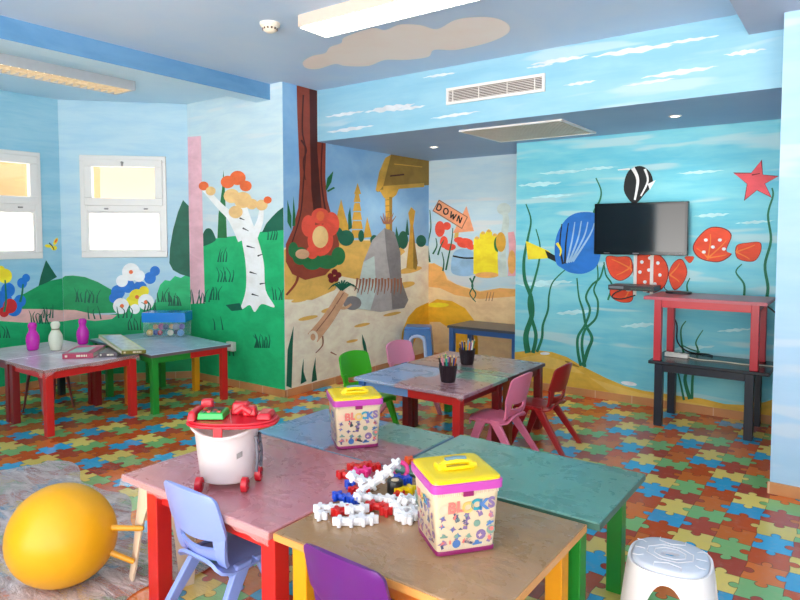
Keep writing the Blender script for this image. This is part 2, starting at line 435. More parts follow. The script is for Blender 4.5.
for x, y, n in ((82, 302, 5), (91, 303, 4), (95, 319, 3), (125, 318, 4), (135, 330, 5), (175, 306, 7), (165, 302, 6), (150, 312, 5)): WA.grass(x, y, 12, 12, 'dark', n)
WA.make('wall_left_angled')

# --- hill meadow wall facing the camera
WD = Wall((BB.x, YD), (1, 0), XJ - BB.x - .0006, 0, 3.0, sky_pale); WD.full()
WD.poly([(180, 301), (190, 300), (203, 245), (212, 239), (225, 237), (245, 235), (265, 231), (286, 228), (286, 420), (180, 420)], 'bush')
WD.poly([(202, 246), (202.5, 236), (206, 229), (211, 229), (214.5, 235), (215, 241)], 'dark', True)
WD.poly([(262, 232.5), (266, 224), (272, 217), (278, 211), (286, 207), (286, 230)], 'dark')
WD.poly([(217.5, 238), (218.5, 215), (222, 190), (223.5, 170), (225, 190), (227, 238)], 'leaf')
WD.poly([(187, 137), (201, 136), (203, 230), (205, 303), (190, 304)], 'pink')
for x, y, n in ((197, 304, 5), (205, 302, 3), (219, 330, 2), (222, 262, 4), (225, 282, 6), (272, 240, 4), (278, 300, 4), (262, 348, 8), (215, 300, 4), (230, 356, 3)): WD.grass(x, y, 14 if n > 4 else 8, 13, 'dark', n)
# a plain white birch with orange leaves
WD.poly([(241, 309), (246, 290), (246, 265), (242, 240), (237, 215), (235, 196), (243, 196), (249, 212), (257, 235), (264, 262), (266, 290), (275, 307), (262, 304), (255, 312), (250, 305)], 'white', True)
WD.stroke([(243, 240), (232, 218), (220, 206), (203, 187)], (10, 5), 'white'); WD.stroke([(254, 236), (260, 222), (262, 208)], (9, 4), 'white')
for (x, y, r, k) in ((228, 182, 7, 'orange'), (238, 178, 8, 'orange'), (246, 186, 6, 'orange'), (232, 196, 8, 'tan'), (243, 200, 9, 'tan'), (236, 212, 7, 'tan'), (252, 204, 6, 'tan'), (262, 205, 6, 'tan'), (268, 200, 4, 'orange'), (204, 186, 5, 'orange'), (211, 191, 5, 'tan')): WD.oval(x, y, r, r * .9, k)
for (x, y, l, d) in ((243, 228, 6, 3), (247, 246, 8, 2), (258, 256, 5, -2), (250, 272, 7, 2), (260, 284, 6, -1), (252, 294, 7, 2), (240, 218, 5, 2)): WD.stroke([(x, y), (x + l, y + d)], (1.6, .5), 'black')
WD.poly([(226, 305), (240, 303), (243, 310), (232, 311)], 'dark')
WD.make('wall_meadow')

# --- alcove side wall: jungle temple
WJ = Wall((XJ, YD + .0006), (0, 1), YS - YD, 0, 3.0, sky_jungle); WJ.full()
WJ.poly([(280, 248), (300, 243), (335, 241), (375, 239), (405, 241), (436, 246), (436, 380), (280, 420)], 'sandp')
WJ.poly([(280, 250), (300, 243), (335, 240), (400, 241), (405, 252), (390, 264), (400, 274), (370, 282), (340, 276), (335, 290), (312, 300), (280, 300)], 'ochre')
for x, y, a, b in ((308, 318, 10, 2), (330, 310, 9, 2.5), (362, 325, 8, 1.6), (405, 285, 10, 3), (410, 270, 12, 3), (300, 300, 9, 2), (352, 341, 6, 1.4), (392, 314, 9, 1.6)): WJ.oval(x, y, a, b, 'ochre', -.2)
WJ.poly([(400, 352), (402, 332), (408, 317), (416, 308), (436, 301), (436, 324), (418, 333), (413, 345), (412, 352)], 'arch')
WJ.poly([(331, 233), (337, 215), (341, 199), (345, 215), (352, 238), (338, 242)], 'gold')
for i in range(5):
    y = 238 - i * 9; w = 6.6 - i * .8; WJ.poly([(357 - w, y), (357 - w + 1.6, y - 8), (357 + w - 1.6, y - 8), (357 + w, y)], 'gold')
WJ.poly([(354, 194), (357.5, 183), (361, 194)], 'gold'); WJ.poly([(363, 238), (367, 217), (372, 237)], 'gold')
for x, y, a, b in ((337, 234, 6, 7), (346, 238, 8, 8), (395, 243, 8, 6), (403, 240, 5, 9), (421, 241, 5, 6), (361, 236, 3, 6), (374, 240, 4, 5)): WJ.oval(x, y, a, b, 'dark')
WJ.poly([(348, 215), (350, 207), (352, 228), (348, 230)], 'dark'); WJ.poly([(395, 238), (396, 226), (399, 238)], 'dark'); WJ.poly([(405, 235), (407, 218), (409, 235)], 'dark')
WJ.poly([(375.5, 190), (379, 172), (385, 158), (391, 154.5), (436, 161.5), (436, 186), (400, 187), (390, 190), (377, 192)], 'goldd')
WJ.poly([(375.5, 190), (379, 172), (385, 158), (391, 154.5), (388, 166), (383, 186), (378, 192)], 'gold')
WJ.poly([(383, 186), (424, 183), (424, 187), (383, 190)], 'gold'); WJ.stroke([(390, 176), (404, 174.5)], (1.5, 1.5), 'trunkd'); WJ.stroke([(394, 164), (422, 167)], (1, 1), 'gold')
WJ.poly([(379, 190), (399, 188), (396, 195), (392, 198), (384, 198)], 'gold'); WJ.poly([(385, 197), (392, 197), (392, 262), (386, 262)], 'gold'); WJ.poly([(389, 197), (392, 197), (392, 262), (390, 262)], 'goldd')
for y in range(200, 260, 6): WJ.stroke([(385, y), (392, y - .5)], (.7, .7), 'goldd')
WJ.poly([(383, 262), (395, 260), (396, 268), (382, 270)], 'gold')
WJ.poly([(406, 268), (409, 240), (410, 225), (408, 213), (411, 207), (415, 211), (413, 226), (415, 245), (417.5, 263), (416, 270)], 'gold'); WJ.poly([(413, 226), (415, 245), (417.5, 263), (416, 270), (413, 268)], 'goldd')
# trunk
WJ.poly([(296.3, 80), (317, 84), (317.3, 141), (325.5, 141), (325, 178), (327, 200), (333, 222), (339, 244), (337, 262), (325, 275), (305, 280), (292, 274), (285.6, 262), (285.6, 244), (292, 230), (298, 208), (299.5, 180), (298.5, 150), (297, 115)], 'trunk')
WJ.poly([(309, 80), (316.5, 84), (317, 150), (320, 190), (322, 216), (314, 218), (311, 190), (310, 150)], 'trunkd')
WJ.stroke([(303, 95), (302, 130), (305, 150), (303, 185), (300, 215), (291, 245)], (1.6, 1.2), 'trunkd'); WJ.stroke([(301, 140), (306, 150), (303, 162), (305, 180)], (2, 1), 'trunkd')
WJ.stroke([(322, 143), (321, 180), (326, 215), (331, 235)], (1.2, 2), 'trunkd')
WJ.stroke([(297, 264), (298, 274), (295, 284), (286, 295)], (3, 2), 'trunk')
for x, y, a, b in ((300, 256, 8, 9), (312, 262, 10, 8), (327, 262, 11, 7), (338, 256, 7, 9), (293, 250, 5, 8)): WJ.oval(x, y, a, b, 'leaf')
for x, y, a, b in ((308, 226, 7, 11), (320, 216, 9, 8), (331, 224, 8, 12), (320, 240, 13, 16), (312, 252, 6, 7)): WJ.oval(x, y, a, b, 'coral')
WJ.oval(320, 237, 8, 11, 'tan'); WJ.oval(302, 254, 7, 5, 'skin'); WJ.oval(320, 216, 4, 5, 'orange')
WJ.poly([(325, 190), (327, 178), (333, 171), (331, 182), (326.5, 190)], 'leaf'); WJ.poly([(326, 191), (333, 187), (335, 188), (328, 192)], 'leaf')
WJ.poly([(287, 222), (287, 200), (291, 216), (291, 230)], 'leaf'); WJ.poly([(292, 226), (293, 196), (295, 215), (295, 226)], 'leaf')
# plain grey boulders with dry grass
WJ.poly([(354, 308), (357, 290), (363, 262), (372, 240), (384, 228), (394, 232), (400, 252), (401, 280), (408, 300), (404, 308), (380, 312)], 'grey')
WJ.poly([(384, 228), (394, 232), (400, 252), (401, 280), (408, 300), (404, 308), (392, 309), (390, 280), (386, 252)], 'greyd'); WJ.poly([(363, 262), (374, 256), (376, 290), (370, 310), (354, 308), (357, 290)], 'palegreen')
WJ.oval(352, 303, 9, 7, 'greyd')
for i in range(15): WJ.stroke([(357 + i * 3.1, 278 + (i % 2)), (356 + i * 3.2, 286), (354 + i * 3.3, 291 + (i * 7) % 5)], (2.4, .6), 'brown')
for i in range(7): WJ.stroke([(384 + i, 224), (380 + i * 2.6, 216 - (i % 2) * 3)], (1.6, .5), 'brown')
# a fallen log, dark ferns and a red flower
WJ.stroke([(312, 338), (328, 318), (344, 292)], (13, 10), 'skin'); WJ.oval(312.5, 337, 5, 6.5, 'sandp'); WJ.oval(312.5, 337, 2.5, 3.5, 'skin')
WJ.stroke([(316, 331), (330, 313), (343, 293)], (1, 1), 'brown'); WJ.stroke([(335, 306), (344, 308), (351, 304)], (4, 2), 'skin')
for i in range(8): WJ.stroke([(341, 290), (334 + i * 2.4, 281 + abs(i - 3.5)), (328 + i * 4.2, 279 + abs(i - 3.5) * 3)], (2.6, .5), 'dark')
for x, y in ((330, 276), (334, 272), (338, 275), (335, 279), (331, 280)): WJ.oval(x, y, 3, 3, 'maroon')
for pts in ([(285.8, 386), (287, 350), (293, 326), (292, 352), (291, 388)], [(300, 384), (301.5, 368), (303, 358), (303, 372), (306, 381)], [(311, 382), (312, 372), (315, 357), (315, 368), (316.5, 380)], [(364, 354), (362, 343), (361.5, 334), (365, 343), (367, 353)]): WJ.poly(pts, 'dark')
WJ.stroke([(322, 336), (322, 345), (315, 353)], (1.5, .8), 'brown'); WJ.stroke([(330, 352), (336, 355)], (1.5, .8), 'brown')
WJ.make('wall_alcove_left')

# --- alcove back wall: seabed with a sign
WS = Wall((XJ, YS), (1, 0), 1.75, 0, ZA + .1, sky_sponge); WS.full()
WS.poly([(416, 262), (434, 264), (442, 267), (448, 279), (456, 284), (480, 291), (500, 288), (520, 289), (520, 380), (416, 380)], 'orsandl')
WS.poly([(416, 264), (434, 263), (443, 268), (447, 280), (462, 287), (480, 292), (500, 288), (520, 290), (520, 296), (480, 299), (455, 295), (440, 288), (416, 286)], 'orsand')
WS.poly([(416, 303), (437, 299), (452, 301), (465, 308), (474, 320), (478, 340), (478, 365), (456, 365), (456, 340), (450, 329), (440, 322), (430, 322), (416, 326)], 'arch')
WS.oval(438, 305, 11, 2.4, 'yellow'); WS.oval(441, 335, 6, 10, 'orsandl')
# sign DOWN
WS.poly([(454, 238), (457, 222), (460, 223), (458, 240)], 'ochre')
WS.poly([(466.5, 206), (474, 231), (453, 233)], 'sign'); WS.poly([(432.5, 211), (439, 199.5), (468, 217), (462, 229)], 'brown'); WS.poly([(433.8, 210.5), (439.3, 200.7), (466.8, 217.2), (461.6, 227.8)], 'sign')
def letter(o, segs, s=1.0):
    for sg in segs: WS.stroke([(o[0] + x * .86 - y * .34, o[1] + x * .52 + y * .9) for x, y in sg], (1.3, 1.3), 'black', 4)
letter((438.5, 203.5), [[(0, 0), (0, 6.5)], [(0, 0), (3, .4), (4.2, 3.2), (3, 6), (0, 6.5)]])
letter((445, 207.2), [[(2.4, 0), (.3, 1.6), (.2, 4.6), (2.2, 6.3), (4.4, 4.8), (4.5, 1.8), (2.4, 0)]])
letter((451.5, 211.2), [[(0, 0), (1.6, 6.5)], [(1.6, 6.5), (3, 1.5)], [(3, 1.5), (4.4, 6.5)], [(4.4, 6.5), (6, 0)]])
letter((459, 215.5), [[(0, 6.5), (0, 0)], [(0, 0), (3.6, 6.5)], [(3.6, 6.5), (3.6, 0)]])
# corals, rock and sponges
for x, y, a, b in ((440, 229, 5, 8), (447, 226, 4, 4), (444, 242, 4, 6), (450, 247, 6, 3.5), (465, 243, 8, 5), (459, 240, 5, 3), (471, 247, 4, 3)): WS.oval(x, y, a, b, 'coral')
WS.poly([(451, 270), (453, 254), (460, 249), (471, 250), (476, 258), (477, 272), (468, 276), (456, 275)], 'paleblue', True)
WS.stroke([(453, 256), (464, 258), (475, 258)], (1.6, 1.6), 'black')
for x, t in ((477, 236), (483, 231), (489, 229), (495, 233)): WS.poly([(x - 3.6, 274), (x - 3.2, t + 3), (x, t), (x + 3.2, t + 3), (x + 3.6, 274)], 'yellow'); WS.oval(x, t + 2, 2.2, 1.5, 'ochre')
WS.oval(498, 244, 4, 8, 'leaf'); WS.oval(487, 275, 12, 3, 'orsand')
WS.stroke([(503, 277), (502, 250), (506, 222), (504, 210)], (9, 5), 'palegreen'); WS.oval(504, 209, 7, 6, 'palegreen'); WS.stroke([(513, 276), (513, 250), (511, 232)], (10, 6), 'palepink'); WS.oval(501, 242, 5, 10, 'gold'); WS.oval(512, 262, 4, 12, 'orsand')
for pts in ([(430, 262), (428, 245), (431, 228), (430, 210)], [(446, 270), (449, 255), (452, 240), (453, 228)], [(443, 271), (444, 262), (442, 252)], [(470, 278), (473, 286), (470, 294), (476, 302)], [(475, 276), (472, 286), (476, 294), (473, 300)], [(433, 254), (437, 246), (436, 238)], [(438, 255), (441, 246), (444, 240)]): WS.stroke(pts, (1.8, .8), 'dark')
for x in (486, 489, 492): WS.stroke([(x, 301), (x + 2, 292)], (.8, .4), 'brown')
WS.make('wall_alcove_back')
struct(MB().bx(-2.7595, -2.64, YT + .115, YS, 0, ZA + .1).build('wall_alcove_return', sky_sponge))

# --- sea wall with the television
WT = Wall((-2.76, YT), (1, 0), 2.76 + XP + .1, 0, ZA + .1, sea); WT.full()
WT.poly([(514, 352), (535, 350), (552, 352), (567, 357), (580, 365), (590, 370), (606, 378), (625, 386), (645, 391), (680, 396), (700, 398), (725, 404), (746, 405), (765, 402), (782, 396), (782, 460), (514, 430)], 'seasand')
WT.poly([(519, 358), (540, 354), (565, 361), (585, 374), (560, 370), (530, 366)], 'seasandl'); WT.poly([(590, 378), (640, 393), (690, 402), (720, 408), (660, 404), (610, 392)], 'seasandl')
WT.oval(545, 353.5, 5, 1.4, 'cloud'); WT.oval(629, 383.5, 8, 2, 'cloud', .15); WT.oval(572, 364, 8, 1.2, 'goldd', .4)
for x, y, a, b in ((562, 172, 26, 2.2), (540, 184, 22, 3), (553, 196, 22, 2), (600, 168, 20, 2), (545, 283, 28, 4), (575, 312, 22, 3), (700, 172, 25, 2), (712, 215, 20, 2.5), (690, 348, 25, 3), (735, 330, 18, 2), (755, 222, 20, 2), (640, 325, 20, 3)): WT.dash(x, y, a, b, 'seacloud', -.07)
for pts, w in (([(528, 353), (526, 335), (532, 315), (531, 297), (525, 280), (524, 260), (528, 238), (531, 220), (526, 204)], (6, 1)), ([(533, 353), (536, 335), (531, 316), (529, 300), (534, 282), (539, 262), (540, 245), (536, 229)], (4, 1)), ([(537, 352), (542, 338), (543, 325), (548, 310), (549, 296), (553, 282), (566, 269)], (3, 1)), ([(587, 259), (589, 243), (593, 226), (594, 212), (600, 200), (601, 190), (596, 178)], (3, 1.2)),
               ([(581, 366), (578, 352), (578, 337), (585, 325), (590, 310), (586, 297), (592, 285), (600, 278), (604, 265)], (3, 1.6)), ([(583, 366), (588, 350), (592, 338), (586, 325), (583, 310), (579, 297), (577, 278)], (4, 1.2)), ([(585, 367), (582, 345), (585, 330), (596, 318), (598, 302), (594, 290), (598, 278), (597, 262)], (3, 1.2)), ([(608, 300), (612, 285), (606, 275), (604, 262)], (2, 1.2)),
               ([(765, 305), (768, 288), (765, 265), (771, 240), (768, 215), (773, 196), (772, 188)], (3.5, 1.5)), ([(744, 297), (744, 284), (736, 272), (742, 264)], (2.6, 1)), ([(688, 293), (687, 285), (690, 278)], (2, 1)), ([(690, 399), (685, 380), (688, 365), (683, 350), (681, 330), (686, 321)], (4, 1)), ([(692, 399), (693, 375), (698, 352), (696, 342), (703, 330)], (3, 1)), ([(684, 400), (680, 380), (676, 365)], (2.5, 1)), ([(700, 352), (690, 349), (682, 345)], (1.5, 1))):
    WT.stroke(pts, w, 'weed')
def star(cx, cy, tips, key, r):
    pts = []
    n = len(tips)
    for i, t in enumerate(tips):
        pts.append(t); q = tips[(i + 1) % n]; mx, my = (t[0] + q[0]) / 2 - cx, (t[1] + q[1]) / 2 - cy; l = math.hypot(mx, my)
        pts.append((cx + mx / l * r, cy + my / l * r))
    return pts
WT.poly(star(756, 181, [(733, 172.5), (762, 159.5), (779, 176), (772, 198), (744, 201)], 'star', 9.5), 'maroon'); WT.poly(star(756, 181, [(734, 173.5), (761, 161), (778, 176.5), (771, 197), (745, 199.5)], 'star', 9), 'star')
WT.stroke([(752, 175), (760, 173.5)], (1.2, .6), 'maroon')
# plain blue scallop with a yellow fan weed, orange fan corals, striped shell
WT.poly([(526, 241), (533, 244), (549, 251), (554, 257), (545, 258.5), (528, 259.5)], 'yellow'); WT.poly([(545, 250), (556, 256), (568, 262), (560, 264), (548, 258)], 'black')
WT.poly([(556, 262), (555, 244), (560, 228), (570, 216), (584, 212), (598, 216), (602, 240), (598, 264), (586, 273), (572, 273), (562, 268)], 'blue', True)
for i in range(6): WT.stroke([(563 + i * 2, 264 - i * .5), (560 + i * 6, 245 - i * 2), (562 + i * 6.5, 224 - (i if i < 4 else 6 - i))], (2.2, 1), 'black' if i < 2 else 'paleblue')
WT.stroke([(557, 243), (561, 250), (560, 256)], (3, 1), 'yellow')
def fan(pts, key='fan', c=None):
    cx = sum(p[0] for p in pts) / len(pts); cy = sum(p[1] for p in pts) / len(pts)
    WT.poly([(cx + (x - cx) * 1.05, cy + (y - cy) * 1.05) for x, y in pts], 'maroon', True); WT.poly(pts, key, True)
    if c:
        for x, y in pts[::2]: WT.stroke([c, ((c[0] + x) / 2 + 1, (c[1] + y) / 2), (c[0] * .2 + x * .8, c[1] * .2 + y * .8)], (1.6, .6), 'flame')
fan([(632, 272), (622, 280), (613, 277), (608, 268), (607, 257), (618, 257), (630, 258)], c=(630, 268))
fan([(631, 287), (632, 300), (622, 302), (612, 297), (611, 288), (620, 284)], c=(630, 288))
fan([(637, 257), (652, 252), (664, 260), (668, 272), (664, 286), (652, 292), (640, 288), (634, 274)])
fan([(669, 275), (674, 263), (682, 260), (687, 272), (682, 284), (674, 289)], c=(670, 275))
for a in ((642, 262), (650, 258), (658, 263), (640, 272), (649, 270), (660, 275), (645, 282), (655, 284)): WT.oval(a[0], a[1], 1.8, 1.8, 'cloud')
fan([(694, 246), (701, 235), (711, 228), (724, 229), (731, 236), (726, 250), (731, 254), (720, 261), (706, 260), (697, 255)], c=(708, 258))
fan([(737, 246), (748, 243), (760, 243), (760, 253), (753, 261), (738, 258)], c=(736, 252)); fan([(685, 257), (694, 257), (690, 263)])
for a in ((706, 240), (713, 247), (720, 240), (704, 252), (724, 249)): WT.oval(a[0], a[1], 2, 1.6, 'cloud')
WT.poly([(632, 203), (624, 190), (628, 172), (640, 166), (650, 172), (653, 184), (645, 194), (637, 203)], 'black', True)
WT.stroke([(633, 168), (638, 180), (635, 200)], (4, 2), 'white'); WT.stroke([(645, 169), (648, 181), (641, 196)], (2.5, 1.5), 'white'); WT.stroke([(618, 170), (630, 169)], (1, 2), 'white'); WT.poly([(648, 184), (656, 180), (650, 190)], 'white')
WT.make('wall_sea')

# --- bulkhead, beams, pillar, other walls
WB = Wall((XJ, YB), (1, 0), XP - XJ + .1, ZA + .001, 3.0, sky_bulk, .08); WB.full()
for x, y, a, b in ((345, 114, 20, 2.2), (390, 108, 26, 4), (350, 129, 24, 2.5), (440, 75, 18, 1.8), (410, 108, 18, 2), (560, 60, 30, 3), (540, 66, 14, 1.5), (635, 50, 45, 4), (690, 40, 30, 2.2), (680, 72, 40, 3.4), (650, 82, 30, 2), (580, 83, 18, 2), (745, 52, 22, 3), (455, 115, 26, 2)): WB.dash(x, y, a, b, 'cloudb', -.15)
WB.make('wall_bulkhead')
WP = Wall((XP, YP), (1, 0), 2.6 - XP, 0, 3.0, sky_pil, 1.6); WP.full()
WP.make('wall_pillar')
struct(MB().bx(2.5, 2.62, -1.6, YP, 0, 3.0).build('wall_right', sky_pil))
WK = Wall((-3.25, -1.6), (-1, 0), 3.4, 0, 3.0, sky_left)
WK.full(); gk = KEYS.index('green') + 1
WK.layer += 1; WK.raw([(.9, .01), (3.39, .01), (3.39, 1.5), (2.4, 1.45), (1.7, 1.25), (1.2, 1.0)], 'green')
WK.make('wall_back')
mcl = [ceil_blue, cloudc]
cb = MB().bx(-4.6, 2.6, -1.6, YB + .05, ZC, ZC + .1)
cl = smooth([(303, 62), (312, 56), (325, 53), (330, 47), (341, 43), (345, 37), (372, 28), (385, 30), (400, 24.5), (420, 25), (437, 29), (455, 20), (475, 17), (495, 18), (508, 24), (509, 32), (498, 39), (480, 45), (455, 50), (434, 50), (428, 57), (405, 60), (385, 60), (368, 66), (345, 66), (335, 64), (318, 69), (306, 68)])
cb.add([onz(x, y, ZC - .002) for x, y in cl], [tuple(range(len(cl)))], 1)
struct(cb.build('ceiling', mcl, fixn=False))
struct(MB().bx(-6.7, -4.5, -1.6, 4.2, ZL, ZL + .1).build('ceiling_bay', ceil_low))
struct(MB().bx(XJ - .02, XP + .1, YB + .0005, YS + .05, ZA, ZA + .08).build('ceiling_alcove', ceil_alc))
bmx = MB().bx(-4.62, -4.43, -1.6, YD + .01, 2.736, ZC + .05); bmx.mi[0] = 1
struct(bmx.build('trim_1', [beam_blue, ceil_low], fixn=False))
struct(MB().bx(-.607, 2.55, -1.6, YB, 2.743, ZC + .05).build('trim_2', paint('beam mauve', '#a6b0c6', '#b2bace', sc=(1, 1, 1))))

def base_mat():
    g = G('terracotta skirting'); p = g.pos(); x, y, z = g.xyz(p)
    f = g.noise(p, 6, 4); c = g.mix(f, lin('#c07a48'), lin('#dca06a'))
    s = g.M('ADD', x, y); j = g.M('LESS_THAN', g.M('ABSOLUTE', g.M('SUBTRACT', g.M('FRACT', g.M('DIVIDE', s, .33)), .5)), .012)
    return g.fin(g.mix(g.M('MULTIPLY', j, .6), c, lin('#e8cdb4')), .35, .5)
bm_ = base_mat()
def base(name, x0, x1, y0, y1): struct(MB().bx(x0, x1, y0, y1, 0, .07).build(name, bm_, bevel=.003))
base('baseboard_meadow', BB.x + .01, XJ + .012, YD - .012, YD)
base('baseboard_alcove_left', XJ, XJ + .012, YD - .012, YS)
base('baseboard_alcove_back', XJ, -2.76, YS - .012, YS)
base('baseboard_sea', -2.76, XP, YT - .012, YT)
base('baseboard_pillar', XP - .012, 2.5, YP - .012, YP)
base('baseboard_left', -6.53, -6.518, -1.6, 3.18)
mb = MB(); d = (BB - BA).normalized(); nn = Vector((d.y, -d.x, 0))
c = (BA + BB) / 2 + nn * .006; mb.box((c.x, c.y, .035), ((BB - BA).length, .012, .07), rz=math.atan2(d.y, d.x))
struct(mb.build('baseboard_angled', bm_))

# windows -----------------------------------------------------------
pvc = plain('white pvc', '#e2dfdb', .3, .5, .02)
gm = G('window glass'); gl = gm.n('ShaderNodeBsdfGlass'); gl.inputs['IOR'].default_value = 1.1; gl.inputs['Roughness'].default_value = 0
tr = gm.n('ShaderNodeBsdfTransparent'); mx = gm.n('ShaderNodeMixShader'); mx.inputs[0].default_value = .12
gs = gm.n('ShaderNodeBsdfGlossy'); gs.inputs['Roughness'].default_value = .02
gm.t.links.new(tr.outputs[0], mx.inputs[1]); gm.t.links.new(gs.outputs[0], mx.inputs[2]); gm.t.links.new(mx.outputs[0], gm.out.inputs[0])
glass = gm.m
handm = plain('grey handle', '#8f8d8a', .3)
def window(name, W, a0, a1, z0, z1):
    def fr(b, A0, A1, Z0, Z1, w, d0, d1):
        for q in ((A0, A1, Z0, Z0 + w), (A0, A1, Z1 - w, Z1), (A0, A0 + w, Z0 + w, Z1 - w), (A1 - w, A1, Z0 + w, Z1 - w)):
            vs = [W.pt(a, z, dd) for dd in (d1, d0) for a, z in ((q[0], q[2]), (q[1], q[2]), (q[1], q[3]), (q[0], q[3]))]
            b.add(vs, [(0, 1, 2, 3), (7, 6, 5, 4), (1, 0, 4, 5), (2, 1, 5, 6), (3, 2, 6, 7), (0, 3, 7, 4)])
    e = bpy.data.objects.new(name, None); C.objects.link(e); struct(e)
    b = MB(); fr(b, a0, a1, z0, z1, .062, -.06, .02); zm = z0 + (z1 - z0) * .485
    vs = [W.pt(a, z, dd) for dd in (.02, -.06) for a, z in ((a0 + .06, zm - .035), (a1 - .06, zm - .035), (a1 - .06, zm + .035), (a0 + .06, zm + .035))]
    b.add(vs, [(0, 1, 2, 3), (7, 6, 5, 4), (1, 0, 4, 5), (2, 1, 5, 6), (3, 2, 6, 7), (0, 3, 7, 4)])
    b.build('window_frame', pvc, e, bevel=.006)
    b = MB(); fr(b, a0 + .045, a1 - .035, zm + .025, z1 - .04, .075, -.03, .04); b.build('sash', pvc, e, bevel=.006)
    b = MB(); fr(b, a0 + .055, a1 - .055, z0 + .055, zm - .03, .025, -.04, .012); b.build('glazing_bead', pvc, e, bevel=.004)
    for (A0, A1, Z0, Z1) in ((a0 + .1, a1 - .1, zm + .08, z1 - .1), (a0 + .06, a1 - .06, z0 + .06, zm - .03)):
        MB().add([W.pt(A0, Z0, -.02), W.pt(A1, Z0, -.02), W.pt(A1, Z1, -.02), W.pt(A0, Z1, -.02)], [(0, 1, 2, 3)]).build('glass', glass, e)
    b = MB(); am = (a0 + a1) / 2
    b.tube([W.pt(am, z1 - .075, .035), W.pt(am, z1 - .075, .07)], .012, 8); b.tube([W.pt(am, z1 - .068, .065), W.pt(am, z1 - .115, .065)], [.009, .007], 8)
    b.build('handle', handm, e)
    b = MB()
    for a in (a0 + .25, a1 - .2): b.tube([W.pt(a - .02, zm - .005, .03), W.pt(a + .02, zm - .005, .03)], .008, 8)
    b.build('stay_catch', handm, e)
window('window_1', WL, 2.17 + 1.6, 3.0 + 1.6, 1.27, 2.30)
window('window_2', WA, .19, 1.02, 1.27, 2.305)
# outside the bay
ow = MB().bx(-15.2, -15, -14, 22, -.5, 2.05, 0).bx(-15.25, -15, -14, 22, 2.05, 6.5, 1)
struct(ow.build('wall_outside', [plain('white render', '#e6e2da', .8), plain('sand render', '#94754f', .9, var=.3, scale=2)]))
struct(MB().bx(-15, -6.95, -14, 22, -.6, -.5).build('ground_outside', plain('pale paving', '#e8e2d6', .8)))

# ------------------------------------------------------------------ ceiling fittings
lampbody = plain('lamp body', '#d2beb0', .4, var=.03)
diff = glow('lamp diffuser', '#fff6e8', 3.0)
warm = glow('lamp tube warm', '#ffeccc', 1.6)
t = thing('ceiling_light', 'white boxed fluorescent light with lit diffuser beside the painted cloud', 'light', (-2.25, 3.046, ZC))
MB().bx(-.66, .66, -.129, .129, -.075, 0).build('housing', lampbody, t, bevel=.004)
b = MB().bx(-.645, .645, -.118, .118, -.083, -.0755); b.build('diffuser', diff, t)
b = MB()
for i in range(32): x = -.63 + i * .0406; b.bx(x, x + .006, -.11, .11, -.087, -.0832)
b.build('diffuser_rib', plain('lamp ribs', '#f7f3ea', .3), t)
t = thing('ceiling_light', 'louvred fluorescent light on the low ceiling over the window bay', 'light', (-5.36, 2.45, ZL))
b = MB().bx(-.15, .15, -.77, .77, -.02, 0).bx(-.15, -.137, -.77, .77, -.08, -.02).bx(.137, .15, -.77, .77, -.08, -.02).bx(-.137, .137, -.77, -.757, -.08, -.02).bx(-.137, .137, .757, .77, -.08, -.02)
b.build('housing', plain('lamp grey body', '#b9bcc0', .35), t)
b = MB()
for s in (-.07, .07): b.tube([(s, -.74, -.04), (s, .74, -.04)], .013, 8)
b.build('tube', warm, t)
b = MB()
for i in range(25): y = -.74 + i * .0617; b.bx(-.137, .137, y - .003, y + .003, -.08, -.055)
b.bx(-.004, .004, -.75, .75, -.08, -.05)
b.build('louvre', plain('lamp louvre', '#e4cfae', .3), t)
p = onz(270, 28, ZC - .03)
t = thing('smoke_detector', 'round cream smoke detector on the blue ceiling', 'smoke detector', (p.x, p.y, ZC))
cream = plain('cream plastic', '#efe0cc', .4, var=.04)
MB().lathe([(.0, -.02), (.062, -.02), (.066, -.008), (.066, 0), (0, 0)], 28).build('mount', cream, t)
MB().lathe([(0, -.062), (.022, -.06), (.04, -.05), (.05, -.032), (.055, -.02), (0, -.02)], 28).build('sensor_head', cream, t)
b = MB()
for i in range(12):
    a = i * PI / 6; b.box((.047 * math.cos(a), .047 * math.sin(a), -.038), (.006, .012, .012), rz=a)
b.build('sensor_slot', plain('dark slot', '#6b5444', .6), t)
whitemet = plain('white metal', '#ebe4de', .4, var=.03)
darkin = plain('dark duct', '#4c3a33', .7)
# wall grille on the bulkhead
t = thing('air_vent', 'long white louvred air vent high on the bulkhead wall', 'vent', (-2.375, YB, 2.636))
w, h = .43, .067
b = MB().bx(-w, w, -.018, -.002, h - .022, h).bx(-w, w, -.018, -.002, -h, -h + .022).bx(-w, -w + .022, -.018, -.002, -h + .022, h - .022).bx(w - .022, w, -.018, -.002, -h + .022, h - .022)
b.build('frame', whitemet, t)
MB().bx(-w + .02, w - .02, -.004, -.0015, -h + .02, h - .02).build('backing', darkin, t)
for i in range(7):
    z = -h + .03 + i * (2 * h - .06) / 6; MB().box((0, -.011, z), (2 * w - .044, .009, .004), M=Matrix.Rotation(.5, 3, 'X')).build('slat', whitemet, t)
for x in (-.37, -.13, .12, .35): MB().bx(x - .003, x + .003, -.016, -.005, -h + .02, h - .02).build('mullion', whitemet, t)
